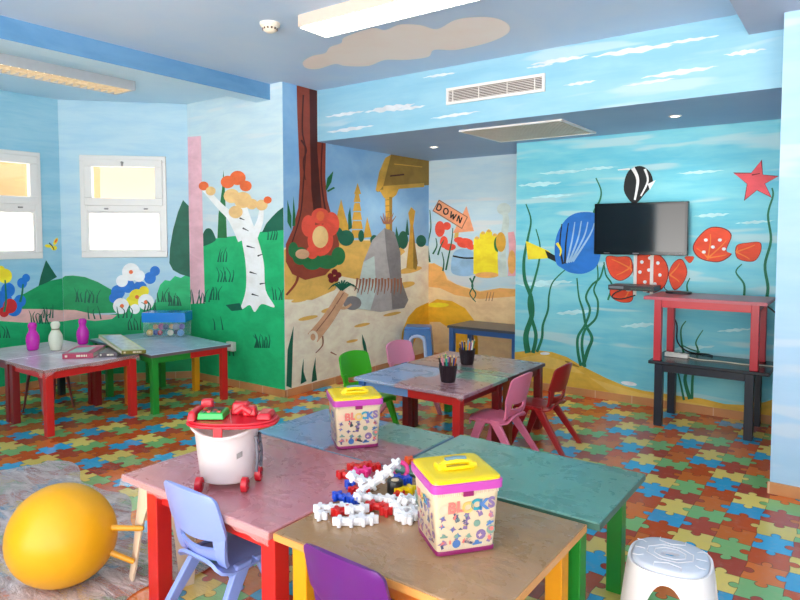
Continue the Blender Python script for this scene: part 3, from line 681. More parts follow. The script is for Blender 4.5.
# ceiling grille in the alcove
t = thing('ceiling_grille', 'wide slatted return air grille in the alcove ceiling', 'vent', (-2.36, 5.135, ZA))
beige = plain('beige metal', '#e6d8c6', .45)
w, h = .46, .39
MB().bx(-w, w, -h, -h + .02, -.014, 0).bx(-w, w, h - .02, h, -.014, 0).bx(-w, -w + .02, -h + .02, h - .02, -.014, 0).bx(w - .02, w, -h + .02, h - .02, -.014, 0).build('frame', whitemet, t)
MB().bx(-w + .02, w - .02, -h + .02, h - .02, -.003, -.001).build('backing', plain('grille back', '#5f5046', .7), t)
b_sl = []
for i in range(34):
    x = -w + .03 + i * (2 * w - .06) / 33; MB().bx(x - .005, x + .005, -h + .018, h - .018, -.011, -.003).build('slat', beige, t)
for (px, py, lb) in ((434, 147, 'small round recessed downlight near the temple mural corner'), (675, 116, 'small round recessed downlight above the television wall')):
    p = onz(px, py, ZA); t = thing('downlight', lb, 'light', (p.x, p.y, ZA))
    MB().lathe([(.03, 0), (.034, -.006), (.046, -.004), (.048, 0)], 24).build('trim_ring', whitemet, t)
    sp = bpy.data.lights.new('downlight lamp', 'SPOT'); sp.energy = 26 if px < 500 else 12; sp.spot_size = 2.5; sp.spot_blend = .6; sp.color = (1, .9, .76); sp.shadow_soft_size = .03
    so = bpy.data.objects.new('downlight_beam', sp); C.objects.link(so); so.location = (0, 0, -.012); so.parent = t
    MB().lathe([(0, -.002), (.031, -.002), (.031, 0), (0, 0)], 20).build('lamp', glow('downlight lamp ' + lb[-5:], '#fff0d8', 6), t)

# ------------------------------------------------------------------ tables
wood = {}
def wd(c):
    if c not in wood: wood[c] = plain('painted wood ' + c, c, .32, .5, .14, .15, 7)
    return wood[c]
RED, DRED, GRN, YEL, ORG, BLU, BLK, BRN = '#c8231f', '#7c1a1c', '#1f8a2e', '#eb9d12', '#d8701e', '#2f5fa0', '#0e1b2c', '#8a4a20'
film = clear_mat('clear table film', '#f2e0de', .24, .10)
def make_table(label, x0, x1, y0, y1, topmat, legcols, aprons, rz=0.0, H=.51, leg=.055, inset=.035, edge=None, skirt=None, z=0.0, group=None, drop=.05, over=.02):
    """legcols: front-left, front-right, back-right, back-left; aprons: front, right, back, left (each a colour or a list of colours)"""
    cx, cy = (x0 + x1) / 2, (y0 + y1) / 2; w, d = (x1 - x0) / 2, (y1 - y0) / 2
    t = thing('play_table', label, 'table', (cx, cy, z), rz, group)
    o = MB().bx(-w, w, -d, d, H - .025, H).build('table_top', topmat, t, bevel=.005)
    if edge:
        b = MB()
        for q in ((-w - .002, w + .002, -d - .003, -d), (-w - .003, -w, -d, d), (w, w + .003, -d, d), (-w - .002, w + .002, d, d + .003)): b.bx(*q, H - .026, H - .003)
        b.build('edge_band', wd(edge), t)
    ins = inset if isinstance(inset, tuple) else (inset, inset); ly = d - .045; k = leg / 2; xl, xr = -w + ins[0], w - ins[1]
    for (sx, sy), c in zip(((-1, -1), (1, -1), (1, 1), (-1, 1)), legcols):
        MB().box((xl if sx < 0 else xr, sy * (ly), (H - .0255) / 2), (leg, leg, H - .0255)).build('leg', wd(c), t, bevel=.004)
    def board(a, bb, cols):
        cols = cols if isinstance(cols, (list, tuple)) else [cols]; n = len(cols)
        for i, c in enumerate(cols):
            p = Vector(a).lerp(Vector(bb), i / n); q = Vector(a).lerp(Vector(bb), (i + 1) / n)
            MB().bx(min(p.x, q.x) - (.01 if p.x == q.x else 0), max(p.x, q.x) + (.01 if p.x == q.x else 0), min(p.y, q.y) - (.01 if p.y == q.y else 0), max(p.y, q.y) + (.01 if p.y == q.y else 0), H - .085, H - .026).build('apron', wd(c), t, bevel=.002)
    f, r, bk, l = aprons
    board((xl + k, -ly), (xr - k, -ly), f); board((xr, -ly + k), (xr, ly - k), r); board((xl + k, ly), (xr - k, ly), bk); board((xl, -ly + k), (xl, ly - k), l)
    if skirt:
        b = MB(); rnd = random.Random(hash(label) % 1000 if False else len(label)); e = .006
        path = {'f': ((-w, -d - e), (w, -d - e)), 'r': ((w + e, -d), (w + e, d)), 'b': ((w, d + e), (-w, d + e)), 'l': ((-w - e, d), (-w - e, -d))}
        for s in skirt:
            a, q = path[s]; n = 40; nx, ny = (0, -1) if s == 'f' else (1, 0) if s == 'r' else (0, 1) if s == 'b' else (-1, 0)
            g = []; ph = rnd.random() * 6
            for j in range(6):
                row = []
                for i in range(n + 1):
                    u = i / n; x, y = a[0] + (q[0] - a[0]) * u, a[1] + (q[1] - a[1]) * u
                    dr = drop * (.55 + .45 * math.sin(u * 5 + ph) ** 2 + .9 * max(0, 1 - min(u, 1 - u) / .10))
                    off = (j / 5) * (.006 + .006 * math.sin(u * 23 + ph) + .004 * math.sin(u * 61 + 2 * ph))
                    if j == 0: off = -.004
                    row.append((x + nx * off, y + ny * off, H + .0015 - dr * max(0, (j - 0) / 5)))
                g.append(row)
            for r0, r1 in zip(g[:-1], g[1:]):
                b.add(r0 + r1, [(i, i + 1, n + 1 + i + 1, n + 1 + i) for i in range(n)], 0, True)
        b.build('film_overhang', film, t, fixn=False)
    return t

MAUVE, BLUEGREY, TEAL, TAN = '#8f5a5e', '#6f8fb2', '#4f7f70', '#a8835a'
t1 = make_table('red legged play table with wrinkled mauve film top under the wheeled tub', -2.45, -1.57, 1.42, 2.125, patch_mat('top mauve', '#bd7a82', [(-.44, .44, -.35, -.28, '#c68288')]), [RED, RED, RED, DRED], [RED, DRED, RED, RED], edge='#c07a78', skirt='fl', drop=.03, inset=(.185, .02), leg=.068)
t2 = make_table('play table with blue and green painted top behind the mauve one', -2.45, -1.605, 2.14, 2.66, patch_mat('top blue green', '#a06a72', [(-.45, .02, -.3, .3, '#749cbe'), (.02, .45, .02, .3, '#5f9482')]), [BLU, GRN, GRN, BLU], [BLU, GRN, GRN, BLU], edge='#7f9fb4')
t3 = make_table('green topped play table with green legs beside the white stool', -1.585, -.70, 2.13, 2.70, patch_mat('top green', '#5c9484', [(-.45, -.3, -.3, .3, '#669a8a')]), [GRN, GRN, GRN, GRN], [GRN, GRN, GRN, GRN], edge='#3f6a5c', inset=(.05, .10), leg=.062)
t4 = make_table('tan topped play table with yellow legs holding the larger bucket', -1.555, -.735, 1.43, 2.10, patch_mat('top tan', '#a07a50', [(-.2, .42, -.34, .0, '#ab845e')]), [YEL, YEL, YEL, YEL], [ORG, BRN, BRN, ORG], edge='#e09a52', inset=(.10, .085), leg=.062)
make_table('red legged corner play table bearing the bowling pins and magenta book', -5.45, -4.83, 2.205, 2.965, patch_mat('top lilac', '#d0bccb', [(-.3, .3, -.1, .1, '#d6ccdc')], .22), [DRED, RED, RED, DRED], [RED, RED, DRED, DRED], edge='#8a4038', skirt='fr', drop=.035)
make_table('dark legged play table at the back of the left cluster near the window wall', -6.09, -5.465, 2.205, 2.965, patch_mat('top lilac grey', '#d8ccd8', [], .22), [DRED, DRED, DRED, BLK], [DRED, DRED, DRED, DRED], edge='#6a3030')
make_table('grey blue topped play table with one green and one red front leg', -5.54, -4.665, 3.055, 3.80, patch_mat('top pale blue', '#bccada', [(-.4, .5, .0, .4, '#b2cce0')], .22), [ORG, GRN, RED, YEL], [GRN, [GRN, RED], RED, ORG], rz=math.radians(-7), edge='#6a5a60', inset=(.33, .05))
make_table('blue grey topped play table in the bay under the clear toy box', -5.895, -5.555, 3.12, 3.72, patch_mat('top grey blue', '#a8c6da', [], .22), [GRN, GRN, GRN, GRN], [GRN, GRN, GRN, GRN], rz=math.radians(-7), edge='#5a7a90')
make_table('mauve play table with blue corner in front of the pencil cups', -2.84, -1.96, 3.37, 3.985, patch_mat('top mid front', '#a87c84', [(-.45, -.02, -.02, .35, '#84a6cc'), (-.45, -.1, -.35, .35, '#86a8d2'), (.08, .5, .10, .33, '#74a694')]), [BLU, RED, DRED, DRED], [['#6b90c0', RED], DRED, DRED, '#6b90c0'], edge=None, skirt='fl', drop=.018, inset=(.05, .065))
make_table('dull mauve play table at the far side of the middle pair', -2.84, -1.96, 4.0, 4.615, patch_mat('top mid back', '#987a7c', [(-.1, .45, -.31, -.2, '#5f8578')]), [DRED, BRN, DRED, GRN], [DRED, DRED, DRED, DRED], edge='#5a3034')
make_table('small blue table with dark slate top inside the alcove', -3.62, -2.80, 5.87, 6.36, plain('slate top', '#4f5258', .35, var=.3, scale=12), [BLU, BLU, BLU, BLU], [BLU, BLU, BLU, BLU], H=.52, edge='#454a55')
make_table('black wooden table against the sea wall under the red one', -1.335, -.50, 5.17, 5.69, plain('black top', '#18202a', .25, var=.3), [BLK, BLK, BLK, BLK], [BLK, BLK, BLK, BLK], H=.515, leg=.06, inset=(.075, .13))
make_table('red wooden table stacked on top of the black table', -1.375, -.53, 5.17, 5.68, plain('red worn top', '#a8606a', .3, var=.2, scale=14), ['#cc2838'] * 4, ['#d8303c'] * 4, H=.505, z=.5155, leg=.055, inset=(.10, .075), edge='#c65060')

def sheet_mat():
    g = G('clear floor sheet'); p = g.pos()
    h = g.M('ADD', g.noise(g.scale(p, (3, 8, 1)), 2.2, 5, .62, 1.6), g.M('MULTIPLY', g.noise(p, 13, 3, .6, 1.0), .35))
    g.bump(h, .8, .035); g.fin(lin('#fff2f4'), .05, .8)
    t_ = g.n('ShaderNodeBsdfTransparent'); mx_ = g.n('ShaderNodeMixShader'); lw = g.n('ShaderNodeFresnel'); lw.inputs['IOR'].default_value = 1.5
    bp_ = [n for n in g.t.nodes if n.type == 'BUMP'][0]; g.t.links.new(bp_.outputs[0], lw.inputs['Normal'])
    wr = g.noise(g.scale(p, (1.5, 4.5, 1)), 1.6, 4, .6, 2.0); g.put(mx_.inputs[0], g.M('MINIMUM', g.M('ADD', g.M('ADD', g.M('MULTIPLY', lw.outputs[0], 1.6), .08), g.M('MULTIPLY', g.sm(wr, .40, .70), .42)), 1.0))  # whitish glare streaks mixed into the sheet, standing in for reflections on its wrinkles
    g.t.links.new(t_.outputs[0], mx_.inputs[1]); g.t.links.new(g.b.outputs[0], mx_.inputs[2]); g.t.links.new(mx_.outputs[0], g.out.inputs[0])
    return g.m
# clear plastic sheet lying on the mat
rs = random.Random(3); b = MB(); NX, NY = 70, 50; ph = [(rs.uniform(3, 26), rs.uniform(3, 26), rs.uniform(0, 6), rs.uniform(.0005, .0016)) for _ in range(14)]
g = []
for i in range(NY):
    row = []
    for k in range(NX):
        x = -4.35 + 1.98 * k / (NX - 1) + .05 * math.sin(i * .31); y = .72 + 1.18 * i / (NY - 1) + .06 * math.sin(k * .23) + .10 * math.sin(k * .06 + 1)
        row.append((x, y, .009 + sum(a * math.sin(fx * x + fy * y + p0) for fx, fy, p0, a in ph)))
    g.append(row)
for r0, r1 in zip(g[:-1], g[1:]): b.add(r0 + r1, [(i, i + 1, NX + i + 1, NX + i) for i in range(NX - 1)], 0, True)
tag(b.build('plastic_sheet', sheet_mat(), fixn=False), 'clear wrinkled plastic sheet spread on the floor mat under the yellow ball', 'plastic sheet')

# ------------------------------------------------------------------ children's chairs
def make_chair(label, mat, loc, rz, name='child_chair'):
    t = thing(name, label, 'chair', loc, rz, 'small moulded plastic chairs')
    # seat
    g = []
    prof = [(.165, .262), (.168, .283), (.158, .298), (.12, .304), (.05, .300), (-.03, .297), (-.09, .300), (-.125, .312), (-.142, .332)]
    for i, (y, z) in enumerate(prof):
        hw = .140 if i > 1 else .125; hw -= .012 * max(0, i - 6); row = []
        for k in range(13):
            u = k / 6 - 1; s = abs(u) ** 4
            row.append((u * hw, y - (.012 * u * u if i < 3 else 0), z - .004 * (1 - u * u) - .022 * s))
        g.append(row)
    MB().shell(g, -.012).build('seat', mat, t, angle=60)
    # back rest
    g = []
    N = 13
    for i in range(N):
        v = i / (N - 1); z = .418 + .168 * v; y = -.165 - .045 * v
        hw = .166 - .010 * v
        if v > .84: hw -= .020 * ((v - .84) / .16) ** 2.4
        if v < .14: hw -= .012 * ((.14 - v) / .14) ** 2
        row = []
        for k in range(15):
            u = k / 7 - 1
            row.append((u * hw, y + .030 * u * u, z + (.014 * (1 - u * u) * (v - .5) * 2 if v > .5 else -.014 * (1 - u * u) * (1 - v * 2))))
        g.append(row)
    MB().shell(g, .013).build('backrest', mat, t, angle=60)
    # side supports with the slot between them
    for s in (-1, 1):
        g = []
        for i in range(7):
            v = i / 6; z = .305 + .135 * v; y = -.115 - .052 * (v ** .7); row = []
            for k in range(5):
                u = .66 + .34 * k / 4
                hw = .137 + .020 * v
                row.append((s * u * hw, y + .03 * u * u * v, z - .0))
            g.append(row)
        MB().shell(g, .014 * s).build('side_support', mat, t, angle=60)
    b = MB(); g = []
    for i in range(4):
        v = i / 3; z = .322 + .048 * v; y = -.132 - .022 * v
        g.append([((k / 6 - 1) * .125, y + .018 * (k / 6 - 1) ** 2, z - .018 * (1 - (k / 6 - 1) ** 2) + .010) for k in range(13)])
    b.shell(g, .012); b.build('rear_lip', mat, t, angle=60)
    # legs, an inverted V at each side
    for s in (-1, 1):
        for (fy, fx) in ((.165, .150), (-.235, .165)):
            ty = .055 if fy > 0 else -.03; b = MB(); pts, hx, hy = [], [], []
            top = Vector((s * .122, ty, .292)); foot = Vector((s * fx, fy, 0)); n = 7; vs = []
            for i in range(n):
                v = i / (n - 1); p = top.lerp(foot, v); a = .036 * (1 - v) + .019 * v; c = .013 * (1 - v) + .012 * v
                if i == n - 1: p.z = 0
                vs += [(p.x - c, p.y - a, p.z), (p.x + c, p.y - a, p.z), (p.x + c, p.y + a, p.z), (p.x - c, p.y + a, p.z)]
            fs = [(i * 4 + k, i * 4 + (k + 1) % 4, i * 4 + 4 + (k + 1) % 4, i * 4 + 4 + k) for i in range(n - 1) for k in range(4)] + [(0, 1, 2, 3), (n * 4 - 1, n * 4 - 2, n * 4 - 3, n * 4 - 4)]
            b.add(vs, fs); b.build('leg', mat, t, bevel=.005)
    return t
pl = lambda n, c, r=.3: plain('plastic ' + n, c, r, .5, .04)
ch = make_chair('lavender blue plastic child chair pulled up to the mauve table', pl('lavender', '#8c9fe0'), (-1.94, 1.55, 0), math.radians(-1))
recol = lambda c, r=.3: {'plastic lavender': c}
dup(ch, (-1.165, 1.505, 0), math.radians(-2), 'deep purple plastic child chair pulled up to the tan table', swap=recol(pl('purple', '#5f1b74')))
dup(ch, (-2.99, 3.73, 0), math.radians(-95), 'bright green plastic child chair at the blue table corner', swap=recol(pl('green', '#3fae1c')))
dup(ch, (-3.00, 4.33, 0), math.radians(-97), 'pink plastic child chair next to the green one, before the blue stool', swap=recol(pl('pink pale', '#e890ac')))
dup(ch, (-1.94, 3.80, 0), math.radians(90), 'pink plastic child chair on the right side of the middle tables', swap=recol(pl('pink', '#e87a98')))
dup(ch, (-1.84, 4.26, 0), math.radians(90), 'dark red plastic child chair on the right side of the middle tables', swap=recol(pl('crimson', '#a0181c')))

# ------------------------------------------------------------------ stools
def make_stool(label, mat, mat2, loc, rz, H=.40, rt=.125, rb=.175, sq=2.6):
    t = thing('plastic_stool', label, 'stool', loc, rz, 'plastic stools')
    def sup(th, r):
        c, s = abs(math.cos(th)), abs(math.sin(th)); return r / ((c ** sq + s ** sq) ** (1 / sq))
    n = 48
    def ringpts(r, z): return [(sup(2 * PI * k / n, r) * math.cos(2 * PI * k / n), sup(2 * PI * k / n, r) * math.sin(2 * PI * k / n), z) for k in range(n)]
    rings = [[(.02 * 1.5 * math.cos(2 * PI * k / n), .016 * math.sin(2 * PI * k / n), H - .012) for k in range(n)], [(.02 * 1.5 * math.cos(2 * PI * k / n), .016 * math.sin(2 * PI * k / n), H) for k in range(n)], ringpts(rt * .5, H - .001), ringpts(rt * .93, H), ringpts(rt * 1.0, H - .006), ringpts(rt * 1.03, H - .02), ringpts(rt * .98, H - .022), ringpts(rt * .5, H - .014)]
    vs = [p for r in rings for p in r]; L = len(rings)
    fs = [(i * n + k, i * n + (k + 1) % n, ((i + 1) % L) * n + (k + 1) % n, ((i + 1) % L) * n + k) for i in range(L) for k in range(n)]
    st = MB().add(vs, fs, 0, True).build('seat', mat2, t, angle=50)
    b = MB()
    def ridge(pts): b.tube([(x, y, H + .0005) for x, y in pts], .0014, 5, cap=False)
    for rr in (.42, .62):
        ridge([(rt * rr * math.cos(a * PI / 4 + PI / 8) * 1.05, rt * rr * math.sin(a * PI / 4 + PI / 8) * .8) for a in range(9)])
    for s in (-1, 1):
        for y in (-.5, 0, .5): ridge([(s * rt * .95, y * rt), (s * rt * .78, y * rt), (s * rt * .68, y * rt * .8)])
        for x in (-.35, .35): ridge([(x * rt, s * rt * .93), (x * rt, s * rt * .72), (0, s * rt * .60)])
    b.build('seat_ridge', mat, t)
    # four legs with arches between them
    for q in range(4):
        a0 = q * PI / 2; g = []; K = 25; R = 9
        for i in range(R):
            v = i / (R - 1); row = []
            for k in range(K):
                s = k / (K - 1) * 2 - 1; th = a0 + PI / 4 + s * PI / 4
                e = min(1, max(0, (abs(s) - .24) / .76))
                zl = 0 if e <= 0 else H * .88 * (1 - (1 - e) ** 2.6) ** .5
                z = zl + (H - .016 - zl) * v; r = rb + (rt * 1.02 - rb) * (z / H) ** .85
                rr = sup(th, r); row.append((rr * math.cos(th), rr * math.sin(th), z))
            g.append(row)
        MB().shell(g, -.009).build('leg', mat, t, angle=55)
    return t
whp = pl('stool white', '#ece6e4', .35); whg = pl('stool seat grey', '#c9cdd6', .4)
make_stool('white plastic stool with grooved seat on the right by the green table', whp, whg, (-.503, 2.285, 0), math.radians(8), H=.40, rt=.121, rb=.20)
crm = pl('stool cream', '#e6cdb0', .35)
make_stool('cream plastic stool half under the mauve table beside the yellow ball', crm, crm, (-2.47, 1.67, 0), math.radians(27), H=.42, rt=.12, rb=.17)
rsp = pl('stool rose', '#8f3a40', .4)
make_stool('dull red plastic stool tucked under the left cluster of tables', rsp, rsp, (-5.62, 2.60, 0), math.radians(15), H=.41)
# blue armchair-like step stool in the alcove
t = thing('plastic_stool', 'blue plastic stool with pale arch rim against the seabed mural', 'stool', (-4.06, 5.95, 0), math.radians(30), 'plastic stools')
bl, lb = pl('stool blue', '#3f78b8'), pl('stool rim', '#b9cdf0', .3)
MB().box((0, 0, .455), (.30, .26, .03), taper=.94).build('seat', bl, t, bevel=.012, seg=3)
def arch(s, w, h, y, dep, r0):
    out = []
    n = 14
    for i in range(n + 1):
        a = PI * i / n; out.append((math.cos(a), math.sin(a)))
    return out
for s in (-1, 1):
    b = MB()
    for q in ((-.17, -.10), (.10, .17)):
        vs = []
        for z, k in ((0, 1.08), (.44, .88)): vs += [(q[0] * k, s * .145 * k - .012 * s, z), (q[1] * k, s * .145 * k - .012 * s, z), (q[1] * k, s * .145 * k, z), (q[0] * k, s * .145 * k, z)]
        b = MB().add(vs, [(3, 2, 1, 0), (4, 5, 6, 7), (0, 1, 5, 4), (1, 2, 6, 5), (2, 3, 7, 6), (3, 0, 4, 7)]); b.build('leg', bl, t, bevel=.004)
    b = MB(); pts = [(-.098, s * .147, .02), (-.092, s * .142, .2), (-.08, s * .137, .30)] + [(.08 * math.cos(PI - PI * i / 8), s * .134, .31 + .06 * math.sin(PI * i / 8)) for i in range(9)] + [(.08, s * .137, .30), (.092, s * .142, .2), (.098, s * .147, .02)]
    b.tube(pts, .019, 8); b.build('arch_rim', lb, t)
    MB().bx(-.15, .15, s * .130 - .005, s * .130 + .005, .375, .44).build('end_panel', bl, t)
for s in (-1, 1):
    b = MB(); k0, k1 = 1.08, .9; vs = []
    for z, k in ((.05, 1.06), (.44, .88)): vs += [(s * .17 * k, -.13 * k, z), (s * .17 * k, .13 * k, z), (s * .16 * k, .13 * k, z), (s * .16 * k, -.13 * k, z)]
    b.add(vs, [(3, 2, 1, 0), (4, 5, 6, 7), (0, 1, 5, 4), (1, 2, 6, 5), (2, 3, 7, 6), (3, 0, 4, 7)]); b.build('side_panel', bl, t, bevel=.003)

# ------------------------------------------------------------------ ball with handles
t = thing('hopper_ball', 'big yellow bouncing ball with two handles on the floor at left', 'ball', (-2.73, 1.305, 0))
yb = plain('ball rubber', '#eca814', .36, .4, .06)
ax = (RGT * .95 + Vector((0, 0, -.32))).normalized()
Mr = Vector((0, 0, 1)).rotation_difference(ax).to_matrix()
prof = []
for i in range(25):
    a = PI * i / 24; r = .211 * math.sin(a); zz = -.220 * math.cos(a)
    r *= 1 - .05 * (zz / .236); prof.append((max(r, 1e-4), zz))
MB().lathe(prof, 40, (0, 0, .2165), M=Mr).build('ball', yb, t)
for sgn, ang in ((1, .5), (-1, -.25)):
    up = Vector((0, 0, 1)); side = ax.cross(up).normalized(); vert = side.cross(ax).normalized()
    vert = (up - ax * up.dot(ax)).normalized(); o = Vector((0, 0, .2165)) + ax * .195 + vert * (.10 if sgn > 0 else -.005)
    dirn = (RGT + Vector((0, 0, -.02 if sgn > 0 else -.42))).normalized()
    b = MB().tube([o - dirn * .03, o + dirn * .06, o + dirn * .115, o + dirn * .13], [.014, .012, .012, .009], 10); b.build('handle', plain('ball handle', '#e09a12', .3), t)

TZ = .5115
# ------------------------------------------------------------------ wheeled toy tub with red tray
p = onz(224, 481, TZ)
t = thing('toy_tub', 'translucent white wheeled toy tub under a red play tray', 'toy tub', (-2.018, 1.61, TZ), YAW); t.scale = (1.10, 1.10, 1.06)
tubm = G('milky plastic'); tb = tubm.n('ShaderNodeBsdfTranslucent'); tb.inputs[0].default_value = lin('#f4ecea'); ms = tubm.n('ShaderNodeMixShader'); ms.inputs[0].default_value = .35
tubm.fin(lin('#f1e8e6'), .3, .5)
tr2 = tubm.n('ShaderNodeBsdfTransparent'); ms2 = tubm.n('ShaderNodeMixShader'); ms2.inputs[0].default_value = .14
tubm.t.links.new(tubm.b.outputs[0], ms.inputs[1]); tubm.t.links.new(tb.outputs[0], ms.inputs[2]); tubm.t.links.new(ms.outputs[0], ms2.inputs[1]); tubm.t.links.new(tr2.outputs[0], ms2.inputs[2]); tubm.t.links.new(ms2.outputs[0], tubm.out.inputs[0])
redp = pl('toy red', '#cf1f2e', .25)
prof = [(0, .022), (.085, .022), (.093, .028), (.100, .08), (.108, .16), (.113, .205), (.118, .215), (.130, .218), (.131, .224), (.128, .228), (.112, .226), (.107, .205), (.100, .15), (.095, .08), (.088, .032), (0, .03)]
b = MB(); b.lathe(prof, 40, sx=1.0, sy=.82)
vs = []
for (x, y, z) in b.v:
    if z > .19: z = z - .02 + .035 * (x / .13) ** 2 * (1 if y < 0.05 else .6)
    vs.append((x, y, z))
b.v = vs; b.build('tub', tubm.m, t)
# tray
def superoval(rx, ry, n=40, e=3.2): return [(rx * math.copysign(abs(math.cos(2 * PI * k / n)) ** (2 / e), math.cos(2 * PI * k / n)), ry * math.copysign(abs(math.sin(2 * PI * k / n)) ** (2 / e), math.sin(2 * PI * k / n))) for k in range(n)]
tx = .025
b = MB().prism([(x + tx, y) for x, y in superoval(.165, .098, e=2.6)], .234, .246); b.build('tray', redp, t, bevel=.006)
b = MB().prism([(x * 1 + tx, y) for x, y in superoval(.158, .092, e=2.6)], .246, .254)
b.build('tray_rim', redp, t, bevel=.004)
for x, y, sx, sy, sz, name in ((-.115, -.01, .03, .12, .035, 'tray_block'), (-.09, .05, .05, .035, .055, 'tray_block'), (.035, .045, .07, .05, .045, 'tray_block'), (.075, .02, .05, .05, .035, 'tray_block'), (.135, 0, .055, .10, .022, 'tray_bin')):
    MB().box((x + tx * .3, y, .254 + sz / 2), (sx, sy, sz), taper=.8).build(name, redp, t, bevel=.008, seg=3)
b = MB().tube([(.035, .0, .27), (.06, .0, .288), (.09, -.005, .27)], .013, 8); b.build('tray_block', redp, t)
g1 = MB().box((-.045, -.005, .268), (.095, .09, .024), taper=.92).build('register', pl('toy green', '#22b14a'), t, bevel=.004)
kb = MB()
MB().bx(-.075, -.012, .005, .03, .2805, .2825).build('register_screen', plain('toy black', '#1c1c1e', .3), g1)
for i in range(4):
    for j in range(2): MB().box((-.072 + i * .018, -.03 + j * .018, .2825), (.012, .012, .005)).build('register_key', pl('key red', '#c93a35') if (i + j) % 2 else plain('toy black', '#1c1c1e', .3), g1)
MB().bx(-.02, .012, -.101, -.094, .205, .244).build('clip', redp, t, bevel=.003)
MB().bx(.05, .058, -.08, -.07, .10, .14)
stk = MB()
for (x0, z0, w, h) in ((.055, .12, .018, .028),):
    a = [(x0, z0), (x0 + w, z0 + .008), (x0 + w, z0 + h), (x0, z0 + h - .008)]
    stk.add([(x, -.82 * math.sqrt(max(0, (.1045 + .01) ** 2 - x * x)) + .004, z) for x, z in a], [(0, 1, 2, 3)])
stk.build('sticker', plain('toy sticker', '#8c8684', .5), t, fixn=False)
# folding side bracket with wheels
b = MB().tube([(.112, -.03, .19), (.118, -.035, .12), (.114, -.04, .06)], .006, 6).tube([(.112, .02, .19), (.12, .02, .12), (.118, .015, .06)], .006, 6)
for z in (.085, .12, .155, .185): b.tube([(.116, -.036, z), (.118, .02, z)], .004, 6)
b.build('side_bracket', plain('toy grey', '#5d5b66', .4), t)
for (x, y) in ((-.078, -.078), (.082, -.078), (.108, .025), (-.07, .06)):
    w = MB().tube([(x - .0115, y, .027), (x - .009, y, .027), (x + .009, y, .027), (x + .0115, y, .027)], [.022, .027, .027, .022], 20).build('wheel', redp, t)
    MB().tube([(x + .011, y, .027), (x + .0145, y, .027)], .009, 10).build('hub', plain('toy maroon', '#8c1420', .3), w)

# ------------------------------------------------------------------ block buckets
cream2 = plain('bucket cream', '#dcc6a4', .4, .4, .03); orchid = pl('orchid', '#c04aa8', .3); lidy = pl('lid yellow', '#f6d416', .25); mag = pl('magenta rim', '#8e1f5e', .3)
INK = {k: plain('print ' + k, v, .5) for k, v in dict(red='#e47a70', teal='#2f95a8', blue='#4f7ab4', purple='#846a98', peach='#eec4a8', gold='#e2bc6a', navy='#4a4f6c', green='#7a9a8a', mauve='#a87a94', yellow='#e8d48a').items()}
def text_mesh(ch, size, extr=.0004):
    cu = bpy.data.curves.new('t', 'FONT'); cu.body = ch; cu.size = size; cu.extrude = extr; cu.offset = size * .05; cu.align_x = 'CENTER'; cu.resolution_u = 4
    o = bpy.data.objects.new('t', cu); C.objects.link(o); dg = bpy.context.evaluated_depsgraph_get(); me = bpy.data.meshes.new_from_object(o.evaluated_get(dg))
    bpy.data.objects.remove(o); bpy.data.curves.remove(cu); return me
